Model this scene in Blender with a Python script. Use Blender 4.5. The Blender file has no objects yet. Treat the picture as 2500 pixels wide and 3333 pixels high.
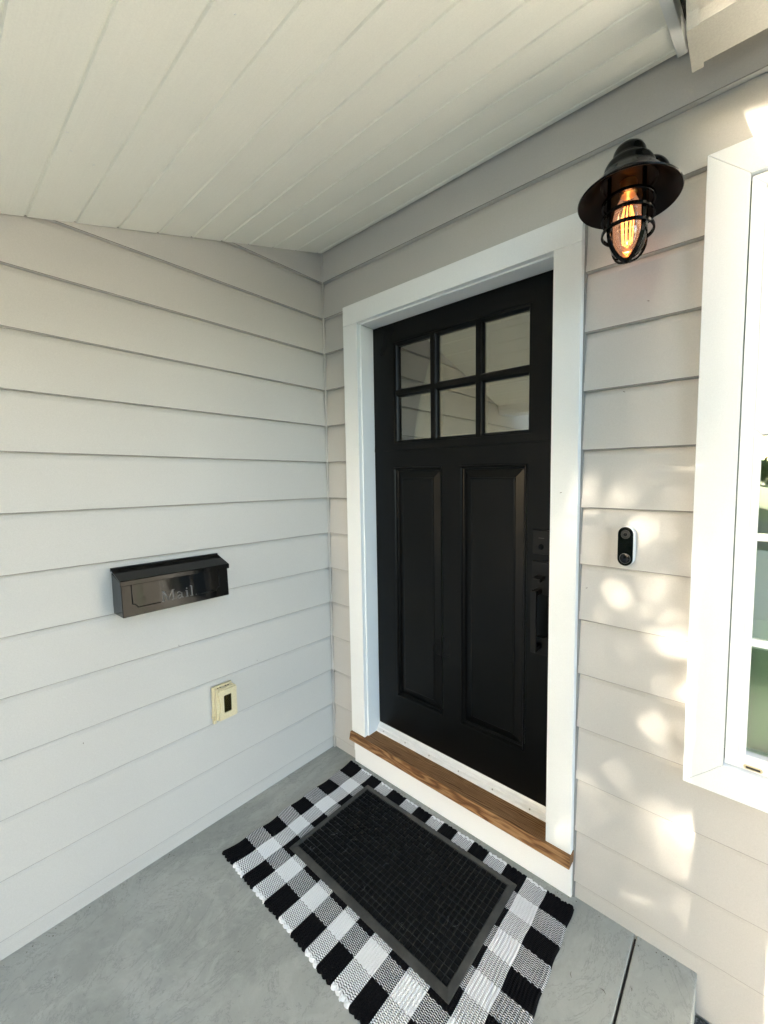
import bpy, bmesh, math, random
import numpy as np
from mathutils import Vector, Matrix
random.seed(7); np.random.seed(7)
SC = bpy.context.scene
COL = SC.collection
PI = math.pi

# ------------------------------------------------------------------ camera, world, sun, exposure
cam_d = bpy.data.cameras.new('camera'); cam = bpy.data.objects.new('camera', cam_d); COL.objects.link(cam)
_r = ((0.7919712318867889, 0.6105278344529303, -0.006109928244963064),
      (-0.03981059962432701, 0.06162260104879605, 0.9973052547728464),
      (0.6092591271546727, -0.7895938312825257, 0.07310880644155633))
M = Matrix(((_r[0][0], _r[1][0], _r[2][0], 1.69738), (_r[0][1], _r[1][1], _r[2][1], -1.27054),
            (_r[0][2], _r[1][2], _r[2][2], 1.41770), (0, 0, 0, 1)))
cam.matrix_world = M
cam_d.sensor_fit = 'HORIZONTAL'; cam_d.sensor_width = 36.0
cam_d.lens = 36.0 * 1310.9 / 2500
cam_d.shift_x = -182.1 / 2500; cam_d.shift_y = -13.5 / 2500
cam_d.clip_start = 0.02; cam_d.clip_end = 2000
SC.camera = cam

TX, TZ = 0.22, 0.29                     # direction towards the sun is (-TX, -1, TZ)
SUN = Vector((-TX, -1.0, TZ)).normalized()
elev = math.asin(SUN.z); azim = math.atan2(SUN.x, SUN.y)      # azimuth from +Y towards +X
w = bpy.data.worlds.new('World'); SC.world = w; w.use_nodes = True
nt = w.node_tree; nt.nodes.clear()
sky = nt.nodes.new('ShaderNodeTexSky'); sky.sky_type = 'NISHITA'; sky.sun_disc = False
sky.sun_elevation = elev; sky.sun_rotation = azim; sky.air_density = 1.0; sky.dust_density = 1.5; sky.ozone_density = 1.0
bg = nt.nodes.new('ShaderNodeBackground'); bg.inputs['Strength'].default_value = 0.15
wo = nt.nodes.new('ShaderNodeOutputWorld')
nt.links.new(sky.outputs[0], bg.inputs[0]); nt.links.new(bg.outputs[0], wo.inputs[0])
sd = bpy.data.lights.new('sun', 'SUN'); sd.energy = 4.0; sd.angle = math.radians(0.55); sd.color = (1.0, 0.88, 0.70)
so = bpy.data.objects.new('sun', sd); COL.objects.link(so)
so.rotation_euler = (-SUN).to_track_quat('-Z', 'Y').to_euler(); so.location = (-3, -10, 6)
SC.view_settings.view_transform = 'Standard'; SC.view_settings.look = 'None'
SC.view_settings.gamma = 1.0; SC.view_settings.exposure = 3.75
SC.view_settings.use_curve_mapping = False
cy = SC.cycles
cy.use_denoising = True
cy.max_bounces = 10; cy.diffuse_bounces = 6; cy.glossy_bounces = 4; cy.transmission_bounces = 8; cy.transparent_max_bounces = 16
cy.sample_clamp_indirect = 6.0; cy.caustics_reflective = False; cy.caustics_refractive = False

# ------------------------------------------------------------------ materials
def N(nt, t, **kw):
    n = nt.nodes.new(t)
    for k, v in kw.items():
        if k in n.inputs.keys(): n.inputs[k].default_value = v
        else: setattr(n, k, v)
    return n
def math_(nt, op, a, b=None, c=None):
    n = nt.nodes.new('ShaderNodeMath'); n.operation = op
    for i, v in enumerate((a, b, c)):
        if v is None: continue
        if isinstance(v, (int, float)): n.inputs[i].default_value = v
        else: nt.links.new(v, n.inputs[i])
    return n.outputs[0]
def mixc(nt, f, a, b):
    n = nt.nodes.new('ShaderNodeMix'); n.data_type = 'RGBA'
    for s, v in ((0, f), (6, a), (7, b)):
        if isinstance(v, (int, float)): n.inputs[s].default_value = v
        elif isinstance(v, tuple): n.inputs[s].default_value = (*v, 1) if len(v) == 3 else v
        else: nt.links.new(v, n.inputs[s])
    return n.outputs[2]
def ramp(nt, fac, stops, interp='LINEAR'):
    n = nt.nodes.new('ShaderNodeValToRGB'); n.color_ramp.interpolation = interp
    el = n.color_ramp.elements
    while len(el) < len(stops): el.new(0.5)
    for e, (p, c) in zip(el, stops):
        e.position = p; e.color = (*c, 1) if isinstance(c, tuple) else (c, c, c, 1)
    nt.links.new(fac, n.inputs[0]); return n.outputs[0]
def coords(nt, scale=(1, 1, 1)):
    tc = nt.nodes.new('ShaderNodeTexCoord'); mp = nt.nodes.new('ShaderNodeMapping'); mp.inputs['Scale'].default_value = scale
    nt.links.new(tc.outputs['Object'], mp.inputs['Vector']); return mp.outputs['Vector']
def noise(nt, vec, scale, detail=3, rough=0.55, dist=0.0):
    n = nt.nodes.new('ShaderNodeTexNoise'); n.inputs['Scale'].default_value = scale
    n.inputs['Detail'].default_value = detail; n.inputs['Roughness'].default_value = rough; n.inputs['Distortion'].default_value = dist
    nt.links.new(vec, n.inputs['Vector']); return n.outputs[0]
def bump(nt, h, strength, dist, prev=None):
    n = nt.nodes.new('ShaderNodeBump'); n.inputs['Strength'].default_value = strength; n.inputs['Distance'].default_value = dist
    nt.links.new(h, n.inputs['Height'])
    if prev is not None: nt.links.new(prev, n.inputs['Normal'])
    return n.outputs[0]
def newmat(name, color=(0.5,)*3, rough=0.5, metal=0.0, spec=0.5, coat=0.0):
    m = bpy.data.materials.new(name); m.use_nodes = True; t = m.node_tree
    b = t.nodes['Principled BSDF']
    b.inputs['Base Color'].default_value = (*color, 1); b.inputs['Roughness'].default_value = rough
    b.inputs['Metallic'].default_value = metal; b.inputs['Specular IOR Level'].default_value = spec
    b.inputs['Coat Weight'].default_value = coat; b.inputs['Coat Roughness'].default_value = 0.08
    return m, t, b
MAT = {}
def paint(name, color, rough, grain_scale=(1, 1, 1), gs=260, gstr=0.25, gd=0.0006, mott=0.03, spec=0.35):
    m, t, b = newmat(name, color, rough, spec=spec)
    v = coords(t, grain_scale); v0 = coords(t)
    n1 = noise(t, v, gs, 3, 0.6); n2 = noise(t, v0, 3.1, 3, 0.6); n3 = noise(t, v0, 330, 2, 0.7)
    f = math_(t, 'ADD', math_(t, 'MULTIPLY', math_(t, 'SUBTRACT', n2, 0.5), 2.2 * mott), math_(t, 'MULTIPLY', math_(t, 'SUBTRACT', n3, 0.5), 6.5 * mott))
    hsv = N(t, 'ShaderNodeHueSaturation'); hsv.inputs['Color'].default_value = (*color, 1)
    t.links.new(math_(t, 'ADD', f, 1.0), hsv.inputs['Value']); t.links.new(hsv.outputs[0], b.inputs['Base Color'])
    t.links.new(bump(t, n1, gstr, gd), b.inputs['Normal'])
    MAT[name] = m; return m
paint('siding', (0.52, 0.504, 0.476), 0.62, gs=210, gstr=0.35, gd=0.0009, mott=0.035)
paint('trim_white', (0.81, 0.83, 0.83), 0.42, gs=180, gstr=0.25, gd=0.0008, mott=0.02)
paint('vinyl_white', (0.84, 0.85, 0.85), 0.30, gs=120, gstr=0.06, gd=0.0005, mott=0.01)
paint('skirt_white', (0.90, 0.91, 0.91), 0.5, gs=160, gstr=0.3, gd=0.0009, mott=0.03)
paint('almond', (0.62, 0.54, 0.35), 0.55, gs=400, gstr=0.5, gd=0.0007, mott=0.10)
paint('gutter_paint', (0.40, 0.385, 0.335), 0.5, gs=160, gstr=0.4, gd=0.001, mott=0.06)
paint('lap_shadow_edge', (0.25, 0.24, 0.22), 0.8, gs=160, gstr=0.3, gd=0.001, mott=0.10)  # darkened siding tone that draws the shadow line under each lap
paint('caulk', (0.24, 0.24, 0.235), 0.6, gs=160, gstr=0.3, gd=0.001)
# ceiling: painted tongue-and-groove wood, brushed grain along x
m, t, b = newmat('ceiling_paint', (0.87, 0.87, 0.80), 0.45, spec=0.35)
vg = coords(t, (1.2, 42, 42)); v0 = coords(t)
gn = noise(t, vg, 3.2, 5, 0.65, 0.6); g2 = noise(t, coords(t, (3.0, 240, 240)), 1.5, 3, 0.6, 0.2); n2 = noise(t, v0, 2.0, 3); sp = noise(t, v0, 500, 1)
hsv = N(t, 'ShaderNodeHueSaturation'); hsv.inputs['Color'].default_value = (0.87, 0.87, 0.80, 1)
t.links.new(math_(t, 'ADD', math_(t, 'MULTIPLY', math_(t, 'ADD', math_(t, 'SUBTRACT', n2, 0.5), math_(t, 'ADD', math_(t, 'MULTIPLY', math_(t, 'SUBTRACT', gn, 0.5), 0.7), math_(t, 'MULTIPLY', math_(t, 'SUBTRACT', noise(t, v0, 300, 2, 0.7), 0.5), 2.0))), 0.075), 1.0), hsv.inputs['Value'])
t.links.new(hsv.outputs[0], b.inputs['Base Color'])
nb = bump(t, gn, 0.55, 0.0018); nb = bump(t, g2, 0.25, 0.0008, nb); nb = bump(t, sp, 0.12, 0.0005, nb); t.links.new(nb, b.inputs['Normal'])
MAT['ceiling'] = m
# black door paint
m, t, b = newmat('door_black', (0.0020, 0.0022, 0.0022), 0.3, spec=0.18)
vg = coords(t, (40, 40, 1.4)); gn = noise(t, vg, 3.0, 4, 0.6, 0.3); n2 = noise(t, coords(t), 2.2, 3)
t.links.new(bump(t, gn, 0.25, 0.0006), b.inputs['Normal'])
t.links.new(ramp(t, n2, [(0.3, 0.27), (0.7, 0.36)]), b.inputs['Roughness'])
MAT['door'] = m
m, t, b = newmat('gloss_black', (0.002, 0.0022, 0.0022), 0.10, spec=0.14)
n1 = noise(t, coords(t), 28, 3); t.links.new(bump(t, n1, 0.05, 0.002), b.inputs['Normal']); t.links.new(ramp(t, n1, [(0.3, 0.035), (0.7, 0.08)]), b.inputs['Roughness'])
MAT['gloss_black'] = m
m, t, b = newmat('satin_black', (0.005, 0.005, 0.005), 0.36, spec=0.22)
n1 = noise(t, coords(t), 300, 2); t.links.new(bump(t, n1, 0.15, 0.0004), b.inputs['Normal']); MAT['satin_black'] = m
MAT['emboss_highlit'] = newmat('emboss_highlit', (0.13, 0.128, 0.122), 0.32, spec=0.6)[0]  # black lettering painted grey, its highlights put into the colour
MAT['lantern_black'] = newmat('lantern_black', (0.0012, 0.0013, 0.0013), 0.06, spec=0.10)[0]
MAT['shade_inner'] = newmat('shade_inner', (0.0025, 0.0018, 0.0014), 0.35, spec=0.12)[0]
# concrete
m, t, b = newmat('concrete', (0.30, 0.31, 0.29), 0.8, spec=0.2)
v0 = coords(t); c1 = noise(t, v0, 2.3, 5, 0.62, 0.8); c2 = noise(t, v0, 9, 6, 0.7, 1.4); c3 = noise(t, v0, 230, 3, 0.75); c4 = noise(t, coords(t, (1.0, 0.6, 1)), 5.0, 8, 0.72, 2.4)
base = ramp(t, c1, [(0.28, (0.29, 0.30, 0.275)), (0.5, (0.36, 0.368, 0.335)), (0.75, (0.43, 0.437, 0.40))])
base = mixc(t, math_(t, 'MULTIPLY', ramp(t, c2, [(0.50, 0.0), (0.64, 1.0)]), 0.45), base, (0.46, 0.46, 0.42))
base = mixc(t, math_(t, 'MULTIPLY', ramp(t, c4, [(0.488, 0.0), (0.50, 1.0), (0.512, 0.0)]), 0.5), base, (0.17, 0.178, 0.168))
c5 = noise(t, coords(t, (1, 1, 1)), 0.9, 6, 0.68, 3.2); c6 = noise(t, v0, 34, 4, 0.7, 0.5)
base = mixc(t, math_(t, 'MULTIPLY', ramp(t, c5, [(0.42, 1.0), (0.52, 0.0)]), 0.30), base, (0.22, 0.228, 0.21))
base = mixc(t, math_(t, 'MULTIPLY', ramp(t, c6, [(0.66, 0.0), (0.72, 1.0)]), 0.35), base, (0.18, 0.182, 0.17))
base = mixc(t, math_(t, 'MULTIPLY', ramp(t, c3, [(0.60, 0.0), (0.75, 1.0)]), 0.40), base, (0.17, 0.175, 0.165))
t.links.new(base, b.inputs['Base Color'])
nb = bump(t, c3, 0.35, 0.0010); nb = bump(t, c2, 0.35, 0.003, nb); t.links.new(nb, b.inputs['Normal'])
MAT['concrete'] = m
m, t, b = newmat('joint_dark', (0.05, 0.045, 0.045), 0.9); MAT['joint'] = m
# coarse paving below the step
m, t, b = newmat('aggregate', (0.2, 0.2, 0.2), 0.85)
n1 = noise(t, coords(t), 160, 3, 0.7); t.links.new(ramp(t, n1, [(0.38, (0.02, 0.021, 0.02)), (0.5, (0.055, 0.056, 0.054)), (0.66, (0.20, 0.20, 0.19))]), b.inputs['Base Color'])
t.links.new(bump(t, n1, 0.8, 0.006), b.inputs['Normal']); MAT['aggregate'] = m
m, t, b = newmat('grass', (0.07, 0.10, 0.03), 0.9)
n1 = noise(t, coords(t), 3, 6, 0.7); t.links.new(ramp(t, n1, [(0.3, (0.045, 0.075, 0.02)), (0.7, (0.12, 0.15, 0.05))]), b.inputs['Base Color']); MAT['grass'] = m
m, t, b = newmat('asphalt', (0.06, 0.06, 0.06), 0.9); MAT['asphalt'] = m
m, t, b = newmat('pale_bounce_paving', (0.70, 0.67, 0.60), 0.8); MAT['paving'] = m
# stained oak sill, grain along x
m, t, b = newmat('stained_wood', (0.2, 0.1, 0.04), 0.6, spec=0.15)
v = coords(t, (1.0, 9.0, 9.0)); wn = noise(t, v, 2.6, 3, 0.5, 0.35)
wv = t.nodes.new('ShaderNodeTexWave'); wv.wave_type = 'BANDS'; wv.bands_direction = 'Y'; wv.wave_profile = 'SIN'
wv.inputs['Scale'].default_value = 52; wv.inputs['Distortion'].default_value = 20; wv.inputs['Detail'].default_value = 3; wv.inputs['Detail Scale'].default_value = 0.55; wv.inputs['Detail Roughness'].default_value = 0.45
t.links.new(coords(t, (0.13, 1.0, 1.0)), wv.inputs['Vector'])
fine = noise(t, coords(t, (3.0, 160, 160)), 2.0, 4, 0.6)
col = ramp(t, wv.outputs[0], [(0.0, (0.125, 0.056, 0.023)), (0.30, (0.21, 0.102, 0.042)), (0.65, (0.275, 0.145, 0.062)), (1.0, (0.34, 0.19, 0.088))])
col = mixc(t, math_(t, 'MULTIPLY', ramp(t, wn, [(0.52, 0.0), (0.75, 1.0)]), 0.45), col, (0.36, 0.22, 0.11))
col = mixc(t, math_(t, 'MULTIPLY', ramp(t, fine, [(0.50, 0.0), (0.70, 1.0)]), 0.55), col, (0.035, 0.017, 0.008))
t.links.new(col, b.inputs['Base Color']); t.links.new(bump(t, fine, 0.35, 0.0008), b.inputs['Normal']); MAT['wood'] = m
MAT['wood_edge'] = m
# aluminium-white threshold
m, t, b = newmat('threshold_metal', (0.72, 0.73, 0.73), 0.38, metal=0.25)
n1 = noise(t, coords(t, (1, 6, 6)), 30, 4, 0.7); t.links.new(ramp(t, n1, [(0.40, (0.80, 0.81, 0.81)), (0.85, (0.66, 0.665, 0.66))]), b.inputs['Base Color']); MAT['threshold'] = m
MAT['screw'] = newmat('screw_metal', (0.35, 0.34, 0.32), 0.35, metal=1.0)[0]
# rubber / pile
m, t, b = newmat('rubber', (0.022, 0.023, 0.023), 0.55)
n1 = noise(t, coords(t), 14, 4, 0.7); t.links.new(ramp(t, n1, [(0.35, (0.026, 0.027, 0.026)), (0.7, (0.060, 0.060, 0.055))]), b.inputs['Base Color'])
t.links.new(bump(t, noise(t, coords(t), 500, 2), 0.25, 0.0005), b.inputs['Normal']); MAT['rubber'] = m
m, t, b = newmat('pile', (0.006, 0.0065, 0.007), 0.95, spec=0.15)
n1 = noise(t, coords(t), 420, 4, 0.75); t.links.new(bump(t, n1, 0.9, 0.003), b.inputs['Normal'])
t.links.new(ramp(t, n1, [(0.4, (0.003, 0.0033, 0.0036)), (0.8, (0.013, 0.0135, 0.014))]), b.inputs['Base Color']); MAT['pile'] = m
MAT['lint'] = newmat('lint', (0.5, 0.48, 0.45), 0.8)[0]
# glass
def glassmat(name, refl=0.25, tint=(0.9, 0.95, 0.92), rough=0.0):
    m = bpy.data.materials.new(name); m.use_nodes = True; t = m.node_tree; t.nodes.clear()
    o = t.nodes.new('ShaderNodeOutputMaterial'); mx = t.nodes.new('ShaderNodeMixShader')
    tr = N(t, 'ShaderNodeBsdfTransparent'); tr.inputs[0].default_value = (*tint, 1)
    gl = N(t, 'ShaderNodeBsdfGlossy'); gl.inputs['Roughness'].default_value = rough; gl.inputs[0].default_value = (0.95, 0.97, 0.95, 1)
    fr = N(t, 'ShaderNodeFresnel'); fr.inputs['IOR'].default_value = 1.5
    f = math_(t, 'MINIMUM', math_(t, 'ADD', math_(t, 'MULTIPLY', fr.outputs[0], 1.3), refl), 1.0)
    t.links.new(f, mx.inputs[0]); t.links.new(tr.outputs[0], mx.inputs[1]); t.links.new(gl.outputs[0], mx.inputs[2])
    t.links.new(mx.outputs[0], o.inputs[0]); MAT[name] = m; return m
glassmat('door_glass', 0.20, (0.75, 0.74, 0.66)); glassmat('window_glass', 0.10, (0.72, 0.85, 0.74)); glassmat('jar_glass', 0.02, (0.98, 0.88, 0.78)); glassmat('bulb_glass', 0.02, (1.0, 0.86, 0.66)); glassmat('cover_glass', 0.06, (0.5, 0.48, 0.38))
MAT['curtain'] = paint('curtain', (0.30, 0.27, 0.20), 0.8, gs=300, gstr=0.2)
MAT['room'] = paint('room', (0.42, 0.50, 0.40), 0.8)
m, t, b = newmat('filament', (1, 0.4, 0.1), 0.5); b.inputs['Emission Color'].default_value = (1.0, 0.42, 0.11, 1); b.inputs['Emission Strength'].default_value = 0.30; MAT['filament'] = m
m = bpy.data.materials.new('lit_bulb_glass'); m.use_nodes = True; t = m.node_tree; t.nodes.clear()
o_ = t.nodes.new('ShaderNodeOutputMaterial'); ad = t.nodes.new('ShaderNodeAddShader'); mx = t.nodes.new('ShaderNodeMixShader')
tr_ = N(t, 'ShaderNodeBsdfTransparent'); tr_.inputs[0].default_value = (1.0, 0.88, 0.76, 1); gl_ = N(t, 'ShaderNodeBsdfGlossy'); gl_.inputs['Roughness'].default_value = 0.02
em_ = N(t, 'ShaderNodeEmission'); em_.inputs[0].default_value = (1.0, 0.55, 0.36, 1); em_.inputs[1].default_value = 0.009
t.links.new(math_(t, 'MULTIPLY', N(t, 'ShaderNodeFresnel').outputs[0], 1.0), mx.inputs[0]); t.links.new(tr_.outputs[0], mx.inputs[1]); t.links.new(gl_.outputs[0], mx.inputs[2])
t.links.new(mx.outputs[0], ad.inputs[0]); t.links.new(em_.outputs[0], ad.inputs[1]); t.links.new(ad.outputs[0], o_.inputs[0]); MAT['bulb_glass'] = m
MAT['brass'] = newmat('brass', (0.45, 0.30, 0.14), 0.35, metal=1.0)[0]
MAT['dark_recess'] = newmat('dark_recess', (0.03, 0.028, 0.022), 0.6)[0]
MAT['lens_grey'] = newmat('lens_grey', (0.016, 0.016, 0.015), 0.30, spec=0.3)[0]
MAT['ring_grey'] = newmat('ring_grey', (0.10, 0.10, 0.10), 0.4, metal=0.4)[0]
MAT['piano_black'] = newmat('piano_black', (0.002, 0.002, 0.0025), 0.04, spec=0.3)[0]
m, t, b = newmat('shingle', (0.022, 0.021, 0.020), 0.9); t.links.new(bump(t, noise(t, coords(t), 200, 3), 0.8, 0.004), b.inputs['Normal']); MAT['shingle'] = m
m, t, b = newmat('bark', (0.10, 0.075, 0.055), 0.9); t.links.new(bump(t, noise(t, coords(t, (6, 6, 1)), 6, 5), 0.8, 0.03), b.inputs['Normal']); MAT['bark'] = m
def leafmat(name, c1, c2):
    m, t, b = newmat(name, c1, 0.6); oi = N(t, 'ShaderNodeTexCoord'); n1 = noise(t, oi.outputs['Object'], 2.5, 4, 0.7)
    t.links.new(mixc(t, ramp(t, n1, [(0.35, 0.0), (0.65, 1.0)]), c1, c2), b.inputs['Base Color'])
    b.inputs['Transmission Weight'].default_value = 0.0; MAT[name] = m
leafmat('leaf', (0.045, 0.075, 0.022), (0.10, 0.13, 0.04)); leafmat('leaf_hedge', (0.04, 0.065, 0.022), (0.075, 0.10, 0.035))
# the check rug: bands of weft yarn along x, bands of warp thread along y (object space is metres, origin at its far left corner on the floor)
RX = [0.0, .085, .157, .229, .301, .386, .457, .530, .593, .663, .737, .810, .883, .964, 1.037, 1.135]
RY = [0.0, .072, .139, .204, .272, .337, .400, .467, .532, .612]      # measured away from the door
RIB, WARP = 0.0103, 0.0053
m, t, b = newmat('rug_yarn', (0.5,)*3, 0.95, spec=0.1)
uv = N(t, 'ShaderNodeUVMap'); uv.uv_map = 'weave'; sx = N(t, 'ShaderNodeSeparateXYZ'); t.links.new(uv.outputs[0], sx.inputs[0])
X, Yv = sx.outputs[0], sx.outputs[1]                     # metres along the rug, metres across it
cb = ramp(t, math_(t, 'DIVIDE', X, 1.2), [(p / 1.2, 0.0 if i % 2 == 0 else 1.0) for i, p in enumerate(RX[:-1])], 'CONSTANT')
rb = ramp(t, math_(t, 'DIVIDE', Yv, 0.7), [(p / 0.7, 0.0 if i % 2 == 0 else 1.0) for i, p in enumerate(RY[:-1])], 'CONSTANT')
rib = math_(t, 'FLOOR', math_(t, 'DIVIDE', X, RIB)); odd = math_(t, 'MULTIPLY', math_(t, 'MODULO', rib, 2.0), 0.5)
wob = noise(t, uv.outputs[0], 55, 2)
ph = math_(t, 'FRACT', math_(t, 'ADD', math_(t, 'ADD', math_(t, 'DIVIDE', Yv, WARP), odd), math_(t, 'MULTIPLY', wob, 0.35)))
wd = math_(t, 'ABSOLUTE', math_(t, 'SUBTRACT', ph, 0.5))
wid = math_(t, 'ADD', math_(t, 'MULTIPLY', rb, 0.02), 0.165)
mask = math_(t, 'MULTIPLY', math_(t, 'MINIMUM', math_(t, 'MAXIMUM', math_(t, 'MULTIPLY', math_(t, 'SUBTRACT', math_(t, 'ADD', wid, 0.05), wd), 9.0), 0.0), 1.0), math_(t, 'MULTIPLY', math_(t, 'GREATER_THAN', Yv, 0.011), math_(t, 'LESS_THAN', Yv, 0.603)))
gap = math_(t, 'LESS_THAN', math_(t, 'ABSOLUTE', math_(t, 'SUBTRACT', math_(t, 'FRACT', math_(t, 'DIVIDE', X, RIB)), 0.5)), 0.47)
yw, yb = (0.86, 0.87, 0.88), (0.005, 0.005, 0.006)
yarn = mixc(t, cb, yb, yw); warp = mixc(t, rb, yb, yw)
col = mixc(t, mask, yarn, warp)
col = mixc(t, math_(t, 'MULTIPLY', noise(t, uv.outputs[0], 900, 2), 0.12), col, (0.25, 0.25, 0.26))
blk = math_(t, 'MULTIPLY', math_(t, 'SUBTRACT', 1.0, cb), math_(t, 'SUBTRACT', 1.0, rb))
col = mixc(t, blk, col, (0.005, 0.005, 0.006))
t.links.new(col, b.inputs['Base Color'])
hh = math_(t, 'ADD', math_(t, 'MULTIPLY', math_(t, 'COSINE', math_(t, 'MULTIPLY', math_(t, 'SUBTRACT', ph, 0.5), 2 * PI)), -0.5), math_(t, 'MULTIPLY', noise(t, uv.outputs[0], 700, 2), 0.6))
t.links.new(bump(t, hh, 0.8, 0.0014), b.inputs['Normal']); MAT['rug'] = m

# ------------------------------------------------------------------ mesh helpers
class MB:
    def __init__(s): s.v = []; s.f = []; s.mi = []; s.cur = 0
    def add(s, vs, fs):
        o = len(s.v); s.v += [tuple(p) for p in vs]; s.f += [tuple(i + o for i in f) for f in fs]; s.mi += [s.cur] * len(fs); return s
    def box(s, x0, x1, y0, y1, z0, z1):
        vs = [(x0,y0,z0),(x1,y0,z0),(x1,y1,z0),(x0,y1,z0),(x0,y0,z1),(x1,y0,z1),(x1,y1,z1),(x0,y1,z1)]
        return s.add(vs, [(0,3,2,1),(4,5,6,7),(0,1,5,4),(1,2,6,5),(2,3,7,6),(3,0,4,7)])
    def prism(s, poly, axis, a0, a1):           # poly of 2-D points extruded along axis
        def mk(p, a):
            return {'x': (a, p[0], p[1]), 'y': (p[0], a, p[1]), 'z': (p[0], p[1], a)}[axis]
        n = len(poly); vs = [mk(p, a0) for p in poly] + [mk(p, a1) for p in poly]
        fs = [tuple(range(n))[::-1], tuple(range(n, 2*n))] + [(i, (i+1) % n, n + (i+1) % n, n + i) for i in range(n)]
        return s.add(vs, fs)
    def lathe(s, prof, c=(0,0,0), seg=48, axis='z', close=False):
        n = len(prof); vs = []; fs = []
        for k in range(seg):
            a = 2*PI*k/seg; ca, sa = math.cos(a), math.sin(a)
            for r, h in prof:
                p = (r*ca, r*sa, h) if axis == 'z' else ((r*ca, h, r*sa) if axis == 'y' else (h, r*ca, r*sa))
                vs.append((p[0]+c[0], p[1]+c[1], p[2]+c[2]))
        for k in range(seg):
            k2 = (k+1) % seg
            for i in range(n-1 if not close else n):
                j = (i+1) % n
                fs.append((k*n+i, k2*n+i, k2*n+j, k*n+j))
        return s.add(vs, fs)
    def tube(s, pts, r, seg=8, closed=False, flat=None):
        pts = [Vector(p) for p in pts]; n = len(pts); vs = []; fs = []
        up = Vector((0.13, 0.21, 0.97)).normalized()
        for i, p in enumerate(pts):
            a = pts[(i-1) % n] if (closed or i > 0) else p; b_ = pts[(i+1) % n] if (closed or i < n-1) else p
            d = (b_ - a).normalized(); 
            if i == 0: u = d.cross(up).normalized()
            else: u = (u - d * u.dot(d)).normalized()
            v = d.cross(u); rr = r[i] if isinstance(r, (list, tuple)) else r
            for k in range(seg):
                an = 2*PI*k/seg; vs.append(p + u*math.cos(an)*rr + v*math.sin(an)*rr)
        for i in range(n if closed else n-1):
            j = (i+1) % n
            for k in range(seg):
                k2 = (k+1) % seg; fs.append((i*seg+k, i*seg+k2, j*seg+k2, j*seg+k))
        if not closed: fs += [tuple(range(seg))[::-1], tuple((n-1)*seg+k for k in range(seg))]
        return s.add(vs, fs)
    def strap(s, pts, width_dir, w, th, closed=False):   # flat bar swept along pts
        pts = [Vector(p) for p in pts]; n = len(pts); vs = []; fs = []
        for i, p in enumerate(pts):
            a = pts[(i-1) % n] if (closed or i > 0) else p; b_ = pts[(i+1) % n] if (closed or i < n-1) else p
            d = (b_ - a).normalized(); wd = width_dir(i, p) if callable(width_dir) else Vector(width_dir)
            wd = (wd - d*wd.dot(d)).normalized(); nn = d.cross(wd)
            for su, sv in ((-1,-1),(1,-1),(1,1),(-1,1)): vs.append(p + wd*su*w/2 + nn*sv*th/2)
        for i in range(n if closed else n-1):
            j = (i+1) % n
            for k in range(4):
                k2 = (k+1) % 4; fs.append((i*4+k, i*4+k2, j*4+k2, j*4+k))
        if not closed: fs += [(3,2,1,0), tuple((n-1)*4+k for k in range(4))]
        return s.add(vs, fs)
    def build(s, name, mats, parent=None, bevel=0, smooth=False, segs=2, auto=None):
        me = bpy.data.meshes.new(name); me.from_pydata(s.v, [], s.f); me.update()
        bm = bmesh.new(); bm.from_mesh(me); bmesh.ops.recalc_face_normals(bm, faces=bm.faces); bm.to_mesh(me); bm.free()
        mats = mats if isinstance(mats, (list, tuple)) else [mats]
        for q in mats: me.materials.append(MAT[q] if isinstance(q, str) else q)
        if len(mats) > 1: me.polygons.foreach_set('material_index', s.mi)
        if smooth: me.polygons.foreach_set('use_smooth', [True]*len(me.polygons))
        if auto is not None:
            me.polygons.foreach_set('use_smooth', [True]*len(me.polygons)); me.set_sharp_from_angle(angle=math.radians(auto))
        o = bpy.data.objects.new(name, me); COL.objects.link(o)
        if parent: o.parent = parent; o.matrix_parent_inverse = parent.matrix_world.inverted()
        if bevel:
            bv = o.modifiers.new('bevel', 'BEVEL'); bv.width = bevel; bv.segments = segs; bv.limit_method = 'ANGLE'; bv.angle_limit = math.radians(40)
            bv.harden_normals = False
        return o
def tag(o, label=None, cat=None, group=None, kind=None):
    if label: o['label'] = label
    if cat: o['category'] = cat
    if group: o['group'] = group
    if kind: o['kind'] = kind
    return o
def thing(name, label, cat, loc=(0,0,0), group=None):
    o = bpy.data.objects.new(name, None); COL.objects.link(o); o.location = loc; o.empty_display_size = 0.05
    o.matrix_world = Matrix.Translation(Vector(loc))
    return tag(o, label, cat, group)

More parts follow.
